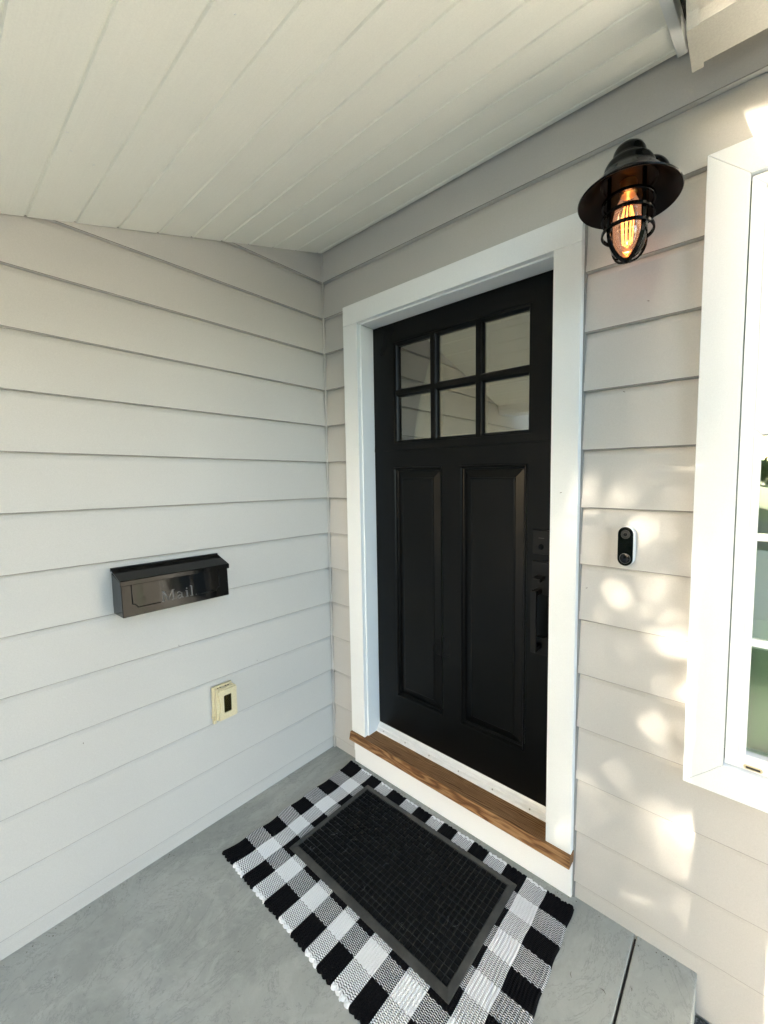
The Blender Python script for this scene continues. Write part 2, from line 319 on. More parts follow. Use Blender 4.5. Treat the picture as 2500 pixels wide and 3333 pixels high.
# ------------------------------------------------------------------ levels taken for the whole house front
ZS = [0.0603, 0.2422, 0.4241, 0.604, 0.7845, 0.9635, 1.1437, 1.3229, 1.5017, 1.6805, 1.8565, 2.033, 2.2009, 2.3717]
ZS = ZS + [2.3717 + 0.1778*k for k in range(1, 8)]
ZLOW = [0.0603 - 0.1778*k for k in (3, 2, 1)]
SEAMS = ZLOW + ZS
CEIL0, SLOPE = 2.510, 0.3186
ceil_z = lambda y: CEIL0 + SLOPE*y
LIP = 0.0110
def clip_poly(poly, f):                         # keep f(p) >= 0
    out = []
    for i, p in enumerate(poly):
        q = poly[(i+1) % len(poly)]; a, b_ = f(p), f(q)
        if a >= 0: out.append(p)
        if a*b_ < 0: s = a/(a-b_); out.append(tuple(p[k] + (q[k]-p[k])*s for k in range(3)))
    return out
def siding(mb, plane, a0, a1, zlo, zhi, top=None, seams=SEAMS):
    """lapped boards; plane 'y': wall facing -y, a is x.  plane 'x': wall facing +x, a is y."""
    rnd = random.Random(int(a0*1000) + 5)
    for i in range(len(seams)-1):
        z0, z1 = seams[i], seams[i+1]
        lo, hi = max(z0, zlo), min(z1, zhi)
        if hi <= lo: continue
        j = rnd.uniform(-.0006, .0006)
        off = lambda z: (LIP + j)*(z - z0)/(z1 - z0) - j
        def pt(a, z, o): return (a, o, z) if plane == 'y' else (-o, a, z)
        prof_ = [(lo, off(lo)), (hi, off(hi))]
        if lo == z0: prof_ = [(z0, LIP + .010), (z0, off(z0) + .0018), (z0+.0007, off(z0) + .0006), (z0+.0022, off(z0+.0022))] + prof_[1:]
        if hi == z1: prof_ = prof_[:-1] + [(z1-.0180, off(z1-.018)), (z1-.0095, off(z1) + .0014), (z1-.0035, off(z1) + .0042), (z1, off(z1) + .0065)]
        quads = [[pt(a0, p[0], p[1]), pt(a1, p[0], p[1]), pt(a1, q_[0], q_[1]), pt(a0, q_[0], q_[1])] for p, q_ in zip(prof_, prof_[1:])]
        for kq, q in enumerate(quads):
            if top: q = clip_poly(q, top)
            mb.cur = 1 if (lo == z0 and kq in (1, 2)) else 0          # each board's drip edge, painted darker as the lap's shadow line
            if len(q) >= 3: mb.add(q, [tuple(range(len(q)))])
    mb.cur = 0

# ------------------------------------------------------------------ ground, slab
g = MB(); g.add([(-400,-400,-.135),(400,-400,-.135),(400,400,-.135),(-400,400,-.135)], [(0,1,2,3)])
tag(g.build('ground', 'grass'), kind='structure')
g = MB(); g.box(1.5, 6.0, -3.2, 0.0, -.30, -.125); tag(g.build('path', 'aggregate'), kind='structure')
g = MB(); g.box(-14, 16, -9.4, -1.9, -.3, -.128); tag(g.build('bounce_pavement', 'paving'), kind='structure')  # unseen, added pale so sunlight bounces up to the porch ceiling
g = MB(); g.box(-80, 80, -16.5, -9.5, -.3, -.129); tag(g.build('road', 'asphalt'), kind='structure')
g = MB()
g.box(-.06, 1.4665, -1.95, .012, -.13, 0.0)
g.box(1.4735, 1.631, -1.95, .012, -.13, 0.0)
g.cur = 1; g.box(1.4665, 1.4735, -1.945, .011, -.12, -.014)
tag(g.build('floor', ['concrete', 'joint'], bevel=0.004, segs=3), kind='structure')

# ------------------------------------------------------------------ walls
TOPF = lambda p: ceil_z(p[1]) + 0.03 - p[2]
left = thing('side_wall', 'pale grey lap siding wall on the left that carries the mailbox', 'wall', (0,-2,0))
mb = MB(); siding(mb, 'x', -4.3, 0.0, 0.0, 2.6, top=TOPF, seams=[ZS[0]-.1778] + ZS)
mb.build('siding', ['siding', 'lap_shadow_edge'], left)
mb = MB(); mb.box(-.14, -.0225, -4.3, .14, -.3, 2.6)
mb.build('wall_core', 'siding', left)
mb = MB(); mb.tube([(.0015, .0005, .0), (.0015, .0005, 2.52)], .0042, 8); mb.build('caulk_bead', 'siding', left)
front = thing('house_wall', 'pale grey lap siding wall around the black door and the window', 'wall', (1.4,.05,0))
mb = MB()
siding(mb, 'y', 0.0, 0.170, -.3, 2.205)
siding(mb, 'y', 0.0, 7.2, 2.205, 3.4)
siding(mb, 'y', 1.2785, 1.5795, -.3, 2.205)
siding(mb, 'y', 1.5795, 7.2, -.3, 0.580)
siding(mb, 'y', 2.63, 7.2, .58, 2.205)
mb.build('siding', ['siding', 'lap_shadow_edge'], front)
mb = MB()
mb.box(-.14, .17, .0225, .14, -.3, 3.4); mb.box(1.273, 1.62, .0225, .14, -.3, 3.4)
mb.box(.17, 1.273, .0225, .14, 2.17, 3.4); mb.box(.17, 1.273, .0225, .14, -.3, .125)
mb.box(1.62, 7.2, .0225, .14, 2.18, 3.4); mb.box(1.62, 7.2, .0225, .14, -.3, .62); mb.box(2.60, 7.2, .0225, .14, .62, 2.18)
mb.build('wall_core', 'siding', front)
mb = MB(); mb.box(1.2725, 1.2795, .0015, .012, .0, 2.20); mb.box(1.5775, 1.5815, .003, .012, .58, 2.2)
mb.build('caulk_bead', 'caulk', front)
# dark room behind
mb = MB()
for bx in ((-.14, 3.2, 3.2, 3.3, -.3, 3.0), (-.24, -.14, .14, 3.3, -.3, 3.0), (3.2, 3.3, .0, 3.3, -.3, 3.0), (-.14, 3.2, .14, 3.2, 2.6, 2.7), (-.14, 3.2, .14, 3.2, -.1, .0)): mb.box(*bx)
tag(mb.build('interior_walls', 'room'), kind='structure')

# ------------------------------------------------------------------ porch ceiling (boards with V grooves), roof, beam, post
roof = thing('porch_roof', 'sloping white tongue-and-groove porch ceiling with its roof and beam', 'porch roof', (.75,-.8,2.3))
YB = -1.56
edges = [0.024, .142, .256, .365, .474, .585, .695, .81, .92, 1.03, 1.144, 1.257, 1.37, 1.483]
prof = [(0.0, 0.0)]
for e in edges:
    prof += [(e-.0042, 0.0), (e-.0012, .0048), (e+.0012, .0048), (e+.0042, 0.0)]
prof += [(-YB, 0.0)]
mb = MB(); vs = []; fs = []
for yy, d in prof:
    for xx in (0.0, 1.505): vs.append((xx, -yy, ceil_z(-yy) + d))
for i in range(len(prof)-1): fs.append((2*i, 2*i+1, 2*i+3, 2*i+2))
mb.add(vs, fs); mb.build('ceiling_boards', 'ceiling', roof)
mb = MB(); rs = random.Random(5)
for (fx, fy) in [(.36,-.95),(.40,-1.00),(.47,-1.02),(.60,-.92),(.86,-.70),(.93,-.62),(.80,-.50),(1.05,-.50),(.50,-.50),(.33,-.32),(1.20,-.35),(.70,-.85),(.95,-.88),(1.1,-.75),(.22,-.6)]:
    a = rs.uniform(0, 6.28); s_ = rs.uniform(.002, .0045); p = Vector((fx, fy, ceil_z(fy)-.0004)); d = Vector((math.cos(a), math.sin(a), SLOPE*math.sin(a)))*s_
    mb.tube([p-d, p+Vector((s_*.3, 0, -.0004)), p+d], [.0003, .0009, .0003], 6)
mb.build('paint_flecks', 'vinyl_white', roof)
mb = MB(); mb.add([(-.1, .0, ceil_z(0)+.02), (1.52, .0, ceil_z(0)+.02), (1.52, -1.72, ceil_z(-1.72)+.02), (-.1, -1.72, ceil_z(-1.72)+.02),
                   (-.1, .0, ceil_z(0)+.03), (1.52, .0, ceil_z(0)+.03), (1.52, -1.72, ceil_z(-1.72)+.03), (-.1, -1.72, ceil_z(-1.72)+.03)],
                  [(0,1,2,3),(4,5,6,7),(0,1,5,4),(1,2,6,5),(2,3,7,6),(3,0,4,7)])
mb.build('roof_deck', 'trim_white', roof)
mb = MB(); z0 = ceil_z(0)
def rake(x0, x1, y0, y1, dz0, dz1, mb):
    mb.add([(x0,y0,ceil_z(y0)+dz0),(x1,y0,ceil_z(y0)+dz0),(x1,y1,ceil_z(y1)+dz0),(x0,y1,ceil_z(y1)+dz0),
            (x0,y0,ceil_z(y0)+dz1),(x1,y0,ceil_z(y0)+dz1),(x1,y1,ceil_z(y1)+dz1),(x0,y1,ceil_z(y1)+dz1)],
           [(0,3,2,1),(4,5,6,7),(0,1,5,4),(1,2,6,5),(2,3,7,6),(3,0,4,7)])
rake(1.503, 1.526, -.0, -1.74, -.012, .034, mb); mb.build('rake_board', 'trim_white', roof, bevel=.0015)
mb = MB(); rake(-.12, 1.546, -.0, -1.78, .036, .062, mb); mb.build('shingles', 'shingle', roof)
mb = MB(); mb.box(-.0, 1.50, -1.70, YB, 1.945, 2.05); mb.box(-.0, 1.50, -1.70, -1.60, 2.05, 2.10); mb.box(0.0, 1.50, -1.565, -1.545, 1.985, 2.045)
mb.build('beam', 'trim_white', roof, bevel=.003)
post = thing('porch_post', 'square white porch post under the front beam', 'post', (1.337,-1.63,0))
mb = MB(); mb.box(1.262, 1.412, -1.69, -1.56, 0.0, 1.945); mb.build('shaft', 'trim_white', post, bevel=.003)
mb = MB(); mb.box(1.252, 1.422, -1.70, -1.55, 0.0, .12); mb.build('base_trim', 'trim_white', post, bevel=.003)

# gutter of the main roof
gut = thing('rain_gutter', 'off-white rain gutter at the top right corner of the wall', 'gutter', (2.2,-.17,2.36))
GZ = 2.362
gp = [(-.114, GZ+.11), (-.114, GZ), (-.214, GZ), (-.218, GZ+.022), (-.232, GZ+.045), (-.250, GZ+.06), (-.256, GZ+.075), (-.256, GZ+.11), (-.250, GZ+.11),
      (-.250, GZ+.078), (-.244, GZ+.064), (-.228, GZ+.05), (-.213, GZ+.026), (-.209, GZ+.004), (-.118, GZ+.004), (-.118, GZ+.11)]
def extr(mb, prof, x0, x1):
    n = len(prof); vs = [(x0, p[0], p[1]) for p in prof] + [(x1, p[0], p[1]) for p in prof]
    mb.add(vs, [(i, (i+1) % n, n+(i+1) % n, n+i) for i in range(n)])
mb = MB(); extr(mb, gp, 1.556, 7.3); mb.build('trough', 'gutter_paint', gut)
mb = MB(); ep = [(-.111, GZ+.112), (-.111, GZ-.003), (-.215, GZ-.003), (-.221, GZ+.022), (-.235, GZ+.043), (-.253, GZ+.058), (-.259, GZ+.075), (-.259, GZ+.112)]
mb.prism(ep, 'x', 1.551, 1.5565)
ep2 = [(-.111, GZ+.02), (-.111, GZ-.003), (-.215, GZ-.003), (-.221, GZ+.022), (-.235, GZ+.043), (-.253, GZ+.058), (-.259, GZ+.075), (-.259, GZ+.10), (-.262, GZ+.10), (-.262, GZ+.073), (-.256, GZ+.056), (-.238, GZ+.041), (-.2245, GZ+.022), (-.218, GZ-.006), (-.108, GZ-.006), (-.108, GZ+.02)]
extr(mb, ep2, 1.551, 1.574); mb.build('end_cap', 'gutter_paint', gut, bevel=.0008)
eave = thing('house_eave', 'boxed eave of the main roof behind the gutter', 'eave', (2.3,-.05,2.45))
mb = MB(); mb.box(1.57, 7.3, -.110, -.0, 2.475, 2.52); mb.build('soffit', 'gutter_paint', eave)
mb = MB(); mb.add([(1.53,-.24,2.495),(7.3,-.24,2.495),(7.3,0.0,2.60),(1.53,0.0,2.60),(1.53,-.24,2.515),(7.3,-.24,2.515),(7.3,0.0,2.62),(1.53,0.0,2.62)],
                  [(0,3,2,1),(4,5,6,7),(0,1,5,4),(1,2,6,5),(2,3,7,6),(3,0,4,7)]); mb.build('shingles', 'shingle', eave)

# ------------------------------------------------------------------ door frame
fr = thing('door_frame', 'wide white casing and jambs around the black door', 'door frame', (.72,0,.168))
YC = -.022
mb = MB(); mb.box(.1725, .266, YC, .0145, .168, 2.118); mb.build('casing', 'trim_white', fr, bevel=.002)
mb = MB(); mb.box(1.1845, 1.273, YC, .0145, .168, 2.118); mb.build('casing', 'trim_white', fr, bevel=.002)
mb = MB(); mb.box(.1725, 1.273, YC-.0002, .0145, 2.1184, 2.205); mb.build('casing', 'trim_white', fr, bevel=.002)
mb = MB(); mb.box(.185, .272, -.002, .13, .168, 2.112); mb.build('jamb', 'trim_white', fr, bevel=.0015)
mb = MB(); mb.box(1.190, 1.262, -.002, .13, .168, 2.112); mb.build('jamb', 'trim_white', fr, bevel=.0015)
mb = MB(); mb.box(.272, 1.190, -.002, .13, 2.1125, 2.18); mb.build('jamb', 'trim_white', fr, bevel=.0015)
mb = MB(); mb.prism([(-.040, .1305), (-.0315, .168), (.14, .168), (.14, .1305)], 'x', .1700, 1.2745)
sill = mb.build('sill', 'wood', fr, bevel=.0015); tag(sill, 'brown stained wooden sill')
mb = MB(); mb.prism([(.048, .1685), (.050, .176), (.060, .183), (.061, .190), (.070, .198), (.075, .207), (.13, .207), (.13, .1685)], 'x', .2725, 1.1895)
thr = mb.build('threshold', 'threshold', fr, bevel=.0008)
mb = MB()
for xx in (.318, .46, .605, .765, .93, 1.09, 1.16): mb.lathe([(0, 0), (.0035, 0), (.0035, -.0012), (0, -.0016)], (xx, .0545, .181), 10, 'y')
mb.build('screw_heads', 'screw', thr)
mb = MB()
mb.box(.1725, 1.2715, -.009, .0145, .0605, .1303); mb.box(.1725, 1.2715, -.006, .0145, .0, .0600)
mb.build('kick_board', 'skirt_white', fr, bevel=.0015)

# ------------------------------------------------------------------ the door
door = thing('front_door', 'black panelled front door with six panes in its upper part', 'door', (.73,.09,.207))
YD, DX0, DX1, DZ0, DZ1 = .070, .2745, 1.1875, .2085, 2.1105
LX = [(.4215,.6065), (.645,.832), (.868,1.0565)]; LZ = [(1.591,1.784), (1.8195,2.0085)]
PX = [(.398,.672), (.765,1.059)]; PZ = (.383,1.468)
# slab face as a grid with holes
def grid_slab(mb, xs, zs, hole, y0, y1):
    for i in range(len(xs)-1):
        for k in range(len(zs)-1):
            if hole(i, k): continue
            x0, x1, za, zb = xs[i], xs[i+1], zs[k], zs[k+1]
            mb.add([(x0,y0,za),(x1,y0,za),(x1,y0,zb),(x0,y0,zb)], [(0,1,2,3)])
            mb.add([(x0,y1,za),(x1,y1,za),(x1,y1,zb),(x0,y1,zb)], [(3,2,1,0)])
    def side(p, q):
        mb.add([(p[0],y0,p[1]),(q[0],y0,q[1]),(q[0],y1,q[1]),(p[0],y1,p[1])], [(0,1,2,3)])
    for i in range(len(xs)-1):
        for k in range(len(zs)-1):
            if hole(i, k): continue
            for (di, dk, p, q) in ((-1,0,(xs[i],zs[k]),(xs[i],zs[k+1])), (1,0,(xs[i+1],zs[k]),(xs[i+1],zs[k+1])), (0,-1,(xs[i],zs[k]),(xs[i+1],zs[k])), (0,1,(xs[i],zs[k+1]),(xs[i+1],zs[k+1]))):
                a, c = i+di, k+dk
                if a < 0 or c < 0 or a >= len(xs)-1 or c >= len(zs)-1 or hole(a, c): side(p, q)
# lower half (panels)
mb = MB()
grid_slab(mb, [DX0, PX[0][0], PX[0][1], PX[1][0], PX[1][1], DX1], [DZ0, PZ[0], PZ[1], 1.545], lambda i, k: k == 1 and i in (1, 3), YD, YD+.044)
# upper half: glazed frame opening with muntins
GX0, GX1, GZ0, GZ1 = .405, 1.073, 1.576, 2.024
grid_slab(mb, [DX0, GX0, GX1, DX1], [1.545, GZ0, GZ1, DZ1], lambda i, k: i == 1 and k == 1, YD, YD+.044)
me_slab = mb
o = mb.build('slab', 'door', door)
bm = bmesh.new(); bm.from_mesh(o.data); bmesh.ops.remove_doubles(bm, verts=bm.verts, dist=1e-5)
bmesh.ops.recalc_face_normals(bm, faces=bm.faces); bm.to_mesh(o.data); bm.free()
bv = o.modifiers.new('bevel', 'BEVEL'); bv.width = .0012; bv.segments = 2; bv.limit_method = 'ANGLE'
def ring(mb, rects):                # nested rectangles (x0,x1,z0,z1,y) joined to a stepped frame
    base = len(mb.v); vs = []
    for x0, x1, za, zb, y in rects: vs += [(x0,y,za),(x1,y,za),(x1,y,zb),(x0,y,zb)]
    fs = []
    for i in range(len(rects)-1):
        for k in range(4):
            k2 = (k+1) % 4; fs.append((4*i+k, 4*i+k2, 4*i+4+k2, 4*i+4+k))
    mb.add(vs, fs)
    return vs
def inset(r, d): return (r[0]+d, r[1]-d, r[2]+d, r[3]-d)
for (x0, x1) in PX:
    R0 = (x0, x1, PZ[0], PZ[1]); mb = MB()
    seq = [(0, .0), (.001, -.003), (.006, -.0035), (.0095, .002), (.011, .0085), (.0145, .0095), (.0165, .0135), (.0175, .0140), (.0475, .0065), (.0485, .0035), (.0525, .0030), (.054, .0015)]
    rects = [(*inset(R0, d), YD + dy) for d, dy in seq]
    ring(mb, rects); rr = rects[-1]; mb.add([(rr[0],rr[4],rr[2]),(rr[1],rr[4],rr[2]),(rr[1],rr[4],rr[3]),(rr[0],rr[4],rr[3])], [(0,1,2,3)])
    mb.build('door_panel', 'door', door)
# muntin frame: surround plus bars with moulded edges
mb = MB()
xs = [GX0]; zs = [GZ0]
grid_x = [GX0] + [v for r in LX for v in r] + [GX1]; grid_z = [GZ0] + [v for r in LZ for v in r] + [GZ1]
ex = .0085
gx = [GX0, LX[0][0]-ex, LX[0][1]+ex, LX[1][0]-ex, LX[1][1]+ex, LX[2][0]-ex, LX[2][1]+ex, GX1]; gz = [GZ0, LZ[0][0]-ex, LZ[0][1]+ex, LZ[1][0]-ex, LZ[1][1]+ex, GZ1]
grid_slab(mb, gx, gz, lambda i, k: i in (1,3,5) and k in (1,3), YD+.0025, YD+.034)
for (x0, x1) in LX:
    for (za, zb) in LZ:
        ring(mb, [(x0-ex, x1+ex, za-ex, zb+ex, YD+.0025), (x0-ex+.001, x1+ex-.001, za-ex+.001, zb+ex-.001, YD+.005), (x0-.0055, x1+.0055, za-.0055, zb+.0055, YD+.0055), (x0-.003, x1+.003, za-.003, zb+.003, YD+.009), (x0, x1, za, zb, YD+.015), (x0, x1, za, zb, YD+.022)])
mb.build('muntins', 'door', door)
for (za, zb) in LZ:
    for (x0, x1) in LX:
        mb = MB(); mb.box(x0-.004, x1+.004, YD+.0215, YD+.0245, za-.004, zb+.004); pn = mb.build('pane', 'door_glass', door)
        mb = MB(); b0 = .0072
        ring(mb, [(x0-.002, x1+.002, za-.002, zb+.002, YD+.027), (x0+b0, x1-b0, za+b0, zb-b0, YD+.031), (x0+b0, x1-b0, za+b0, zb-b0, YD+.036)])
        mb.build('spacer', 'almond', pn)
mb = MB(); mb.box(.40, 1.078, YD+.040, YD+.0435, 1.57, 2.03); mb.build('blind', 'curtain', door)
# hardware
lock = MB(); lock.box(1.0885, 1.1545, YD-.0125, YD, 1.1485, 1.2335); lk = lock.build('deadbolt', 'satin_black', door, bevel=.0015)
mb = MB(); mb.lathe([(0,-.0155),(.006,-.0155),(.0072,-.0145),(.0098,-.0145),(.0102,-.0125)], (1.1215, YD, 1.1745), 28, 'y'); mb.build('keyhole', 'gloss_black', lk, auto=35)
mb = MB(); mb.box(1.112, 1.132, YD-.0132, YD-.0124, 1.2052, 1.2066); mb.build('logo_bar', 'ring_grey', lk)
hs = MB(); hs.box(1.0865, 1.1555, YD-.0105, YD, 1.004, 1.1215); hp = hs.build('handle_plate', 'satin_black', door, bevel=.0015)
hs = MB(); hs.box(1.0895, 1.1555, YD-.0105, YD, .783, .848); hs.build('handle_plate', 'satin_black', door, bevel=.0015)
mb = MB(); mb.prism([(YD-.0105, 1.073), (YD-.043, 1.070), (YD-.046, 1.066), (YD-.040, 1.064), (YD-.0105, 1.060)], 'x', 1.105, 1.137); mb.box(1.117, 1.127, YD-.03, YD-.0105, 1.051, 1.061)
mb.build('thumb_latch', 'satin_black', door, bevel=.001)
mb = MB(); mb.box(1.106, 1.1262, YD-.062, YD-.050, .808, 1.026); mb.box(1.106, 1.1262, YD-.0505, YD-.0104, 1.008, 1.026); mb.box(1.106, 1.1262, YD-.0505, YD-.0104, .808, .826)
mb.build('grip', 'satin_black', door, bevel=.002)

# ------------------------------------------------------------------ window
win = thing('house_window', 'white framed window at the right edge with pale green glass', 'window', (2.1,0,.6))
WX0, WX1, WZ0, WZ1 = 1.5797, 2.63, .5765, 2.213; wi = .089
WIx0, WIx1, WIz0, WIz1 = WX0+wi, WX1-wi, WZ0+.084, WZ1-.080
def mitre(mb, pts2, y0, y1): mb.prism(pts2, 'y', y0, y1)
for poly in ([(WX0,WZ0),(WIx0,WIz0),(WIx0,WIz1),(WX0,WZ1)], [(WX0+.0006,WZ0),(WX1,WZ0),(WIx1,WIz0),(WIx0+.0006,WIz0)],
             [(WX0+.0006,WZ1),(WIx0+.0006,WIz1),(WIx1,WIz1),(WX1,WZ1)], [(WX1,WZ0),(WX1,WZ1),(WIx1,WIz1),(WIx1,WIz0)]):
    mb = MB(); mitre(mb, poly, YC, .0145); mb.build('casing', 'trim_white', win, bevel=.0012)
def frame(mb, x0, x1, z0, z1, w_, y0, y1, wb=None):
    wb = wb or w_
    for p in ([(x0,z0),(x0+w_,z0+wb),(x0+w_,z1-w_),(x0,z1)], [(x0,z0),(x1,z0),(x1-w_,z0+wb),(x0+w_,z0+wb)], [(x0,z1),(x0+w_,z1-w_),(x1-w_,z1-w_),(x1,z1)], [(x1,z0),(x1,z1),(x1-w_,z1-w_),(x1-w_,z0+wb)]):
        mb.prism(p, 'y', y0, y1)
mb = MB(); frame(mb, WIx0+.0025, WIx1-.0025, WIz0+.002, WIz1-.002, .0275, -.010, .06, .021); fo = mb.build('frame', 'vinyl_white', win, bevel=.0015)
mb = MB(); frame(mb, WIx0+.030, WIx1-.030, .6835, 1.535, .0165, -.0035, .03, .0155); 
sash = mb.build('sash', 'vinyl_white', win, bevel=.002)
mb = MB(); frame(mb, WIx0+.030, WIx1-.030, 1.5355, WIz1-.03, .0165, .004, .05, .0155); sash2 = mb.build('sash', 'vinyl_white', win, bevel=.002)
gx0, gx1 = WIx0+.0455, WIx1-.0455
mb = MB(); mb.box(gx0-.003, gx1+.003, .018, .021, .695, 1.522); mb.build('pane', 'window_glass', sash)
mb = MB(); mb.box(gx0-.003, gx1+.003, .030, .033, 1.548, 2.09); mb.build('pane', 'window_glass', sash2)
mb = MB()
for zc in (.993, 1.265): mb.box(gx0-.002, gx1+.002, .010, .019, zc-.009, zc+.009); mb.box(gx0-.002, gx1+.002, .0065, .0102, zc-.005, zc+.005)
for xc in (gx0+.30, gx0+.60): mb.box(xc-.009, xc+.009, .0105, .0188, .70, 1.52)
mb.build('grille', 'vinyl_white', sash)
mb = MB()
for zc in (1.80,): mb.box(gx0-.002, gx1+.002, .022, .0305, zc-.009, zc+.009)
mb.build('grille', 'vinyl_white', sash2)
mb = MB()
def capsule_pts(cx, cz, hl, r, n=10, horiz=True):
    pts = []
    for k in range(n+1): a = -PI/2 + PI*k/n; pts.append((cx+hl+r*math.cos(a), cz+r*math.sin(a)))
    for k in range(n+1): a = PI/2 + PI*k/n; pts.append((cx-hl+r*math.cos(a), cz+r*math.sin(a)))
    return pts
mb.prism(capsule_pts(1.7305, .6725, .0145, .0052), 'y', -.0125, -.0098); wc = mb.build('weep_cover', 'almond', win, bevel=.0005)
mb = MB(); mb.prism(capsule_pts(1.7305, .6725, .0125, .0028), 'y', -.0130, -.0122); mb.build('slot', 'dark_recess', wc)
mb = MB(); mb.box(1.60, 2.66, .135, .139, .55, 1.02)     # low cabinet seen through the glass
mb.box; 
cab = mb.build('shelf_unit', 'room'); tag(cab, 'pale green cabinet behind the lower window glass', 'cabinet')

# ------------------------------------------------------------------ lantern
LXc, LYc = 1.4265, -.142
lan = thing('wall_lantern', 'lit black cage lantern with a wide shade beside the door', 'lantern', (LXc, 0, 2.2))
mb = MB(); mb.lathe([(.0,-.040),(.018,-.038),(.034,-.031),(.048,-.021),(.055,-.012),(.058,-.004),(.058,.006)], (1.438, 0, 2.228), 48, 'y'); mb.build('backplate', 'lantern_black', lan, smooth=True)
mb = MB(); mb.tube([(1.438,-.03,2.228),(1.435,-.06,2.226),(1.43,-.09,2.215),(LXc,-.115,2.205)], .011, 14); mb.build('arm', 'lantern_black', lan, smooth=True)
out = [(0,2.238),(.012,2.237),(.024,2.2335),(.033,2.2265),(.038,2.217),(.0405,2.205),(.0425,2.199),(.049,2.1955),(.055,2.189),(.0595,2.180),(.0615,2.171),(.0645,2.165),(.073,2.156),(.086,2.141),(.101,2.125),(.112,2.1155),(.1185,2.1115),(.1203,2.109),(.1185,2.1065)]
mb = MB(); mb.lathe(out, (LXc, LYc, 0), 72); sh = mb.build('shade', 'lantern_black', lan, smooth=True)
mb = MB(); mb.lathe([(.1185,2.1065),(.111,2.1105),(.099,2.121),(.085,2.136),(.073,2.148),(.066,2.150),(.0655,2.146),(.060,2.146),(.0595,2.150),(.03,2.150),(0,2.150)], (LXc, LYc, 0), 72)
mb.build('shade_lining', 'shade_inner', sh, auto=35)
RS = .0545; cage_z = [2.100, 2.065, 2.030]
mb = MB()
for zc in cage_z:
    pts = [(LXc+.0595*math.cos(2*PI*k/48), LYc+.0595*math.sin(2*PI*k/48), zc) for k in range(48)]
    mb.strap(pts, lambda i, p: Vector((0,0,1)), .0074, .0056, True)
mb.build('cage_rings', 'lantern_black', lan, bevel=.0008)
for k in range(4):
    a = math.radians(-128 + 90*k) ; d = Vector((math.cos(a), math.sin(a), 0)); tng = Vector((-math.sin(a), math.cos(a), 0))
    zz = [(RS,2.150),(RS,2.10),(RS,2.05),(RS,2.018),(.0525,2.006),(.047,1.993),(.038,1.980),(.026,1.969),(.013,1.963),(0,1.9605)]
    mb = MB(); mb.strap([Vector((LXc, LYc, z)) + d*r for r, z in zz], tng, .0102, .0046); mb.build('cage_bar', 'lantern_black', lan, bevel=.0008)
mb = MB(); mb.lathe([(0,1.956),(.007,1.958),(.009,1.9605),(.007,1.964),(0,1.966)], (LXc, LYc, 0), 20); mb.build('cage_finial', 'lantern_black', lan, smooth=True)
jp = [(.0455,2.150),(.0458,2.10),(.0458,2.04),(.0450,2.022),(.0425,2.005),(.037,1.990),(.029,1.979),(.018,1.971),(.008,1.968),(0,1.9675)]
mb = MB(); mb.lathe(jp, (LXc, LYc, 0), 48); mb.build('glass_jar', 'jar_glass', lan, smooth=True)
mb = MB(); mb.lathe([(.020,2.150),(.020,2.122),(.017,2.118),(0,2.118)], (LXc, LYc, 0), 32); mb.build('socket', 'brass', lan, auto=40)
bp = [(.0135,2.128),(.0150,2.120),(.022,2.106),(.030,2.089),(.0350,2.066),(.0345,2.040),(.029,2.015),(.020,1.997),(.010,1.988),(0,1.986)]
mb = MB(); mb.lathe(bp, (LXc, LYc, 0), 40); bulb = mb.build('bulb', 'bulb_glass', lan, smooth=True)
mb = MB()
for k in range(9):
    a = 2*PI*k/9; a2 = a + 2*PI/18
    p = [(LXc+.0085*math.cos(a), LYc+.0085*math.sin(a), 2.094), (LXc+.0150*math.cos(a), LYc+.0150*math.sin(a), 2.066), (LXc+.0125*math.cos(a), LYc+.0125*math.sin(a), 2.006), (LXc+.011*math.cos(a2), LYc+.011*math.sin(a2), 2.002), (LXc+.0125*math.cos(a2+.3), LYc+.0125*math.sin(a2+.3), 2.008), (LXc+.015*math.cos(a2+.3), LYc+.015*math.sin(a2+.3), 2.055), (LXc+.0085*math.cos(a2+.3), LYc+.0085*math.sin(a2+.3), 2.094)]
    mb.tube(p, .00055, 6)
mb.build('filament', 'filament', bulb)
pl = bpy.data.lights.new('bulb_light', 'POINT'); pl.energy = 0.02; pl.color = (1.0, 0.50, 0.22); pl.shadow_soft_size = 0.012
po = bpy.data.objects.new('bulb_light', pl); COL.objects.link(po); po.location = (LXc, LYc, 2.05)
po.parent = lan; po.matrix_parent_inverse = lan.matrix_world.inverted()

# ------------------------------------------------------------------ doorbell
bell = thing('video_doorbell', 'white rimmed black oblong doorbell with a lens on the siding', 'doorbell', (1.4165, 0, 1.2175))
def vcaps(cx, cz, hl, r, n=14): return [(x, z) for x, z in [(cx + r*math.cos(a), cz + hl + r*math.sin(a)) for a in [PI*k/n for k in range(n+1)]] + [(cx + r*math.cos(a), cz - hl + r*math.sin(a)) for a in [PI + PI*k/n for k in range(n+1)]]]
BC = (1.4175, 1.2178)
mb = MB(); mb.prism(vcaps(BC[0]-.0008, BC[1], .0360, .0215), 'y', -.0245, .004); mb.build('housing', 'vinyl_white', bell, bevel=.002, segs=3)
mb = MB(); mb.prism(vcaps(BC[0]-.0016, BC[1]-.0004, .0362, .0208), 'y', -.0295, -.0235); mb.build('face', 'piano_black', bell, bevel=.0018, segs=3)
mb = MB(); mb.lathe([(0,-.0312),(.0055,-.0312),(.006,-.0306),(.0062,-.0306),(.0064,-.0312),(.0118,-.0312),(.0122,-.0306),(.0128,-.0306),(.0128,-.029)], (BC[0]-.0014, 0, BC[1]+.0350), 40, 'y'); ln = mb.build('lens', 'lens_grey', bell, auto=30)
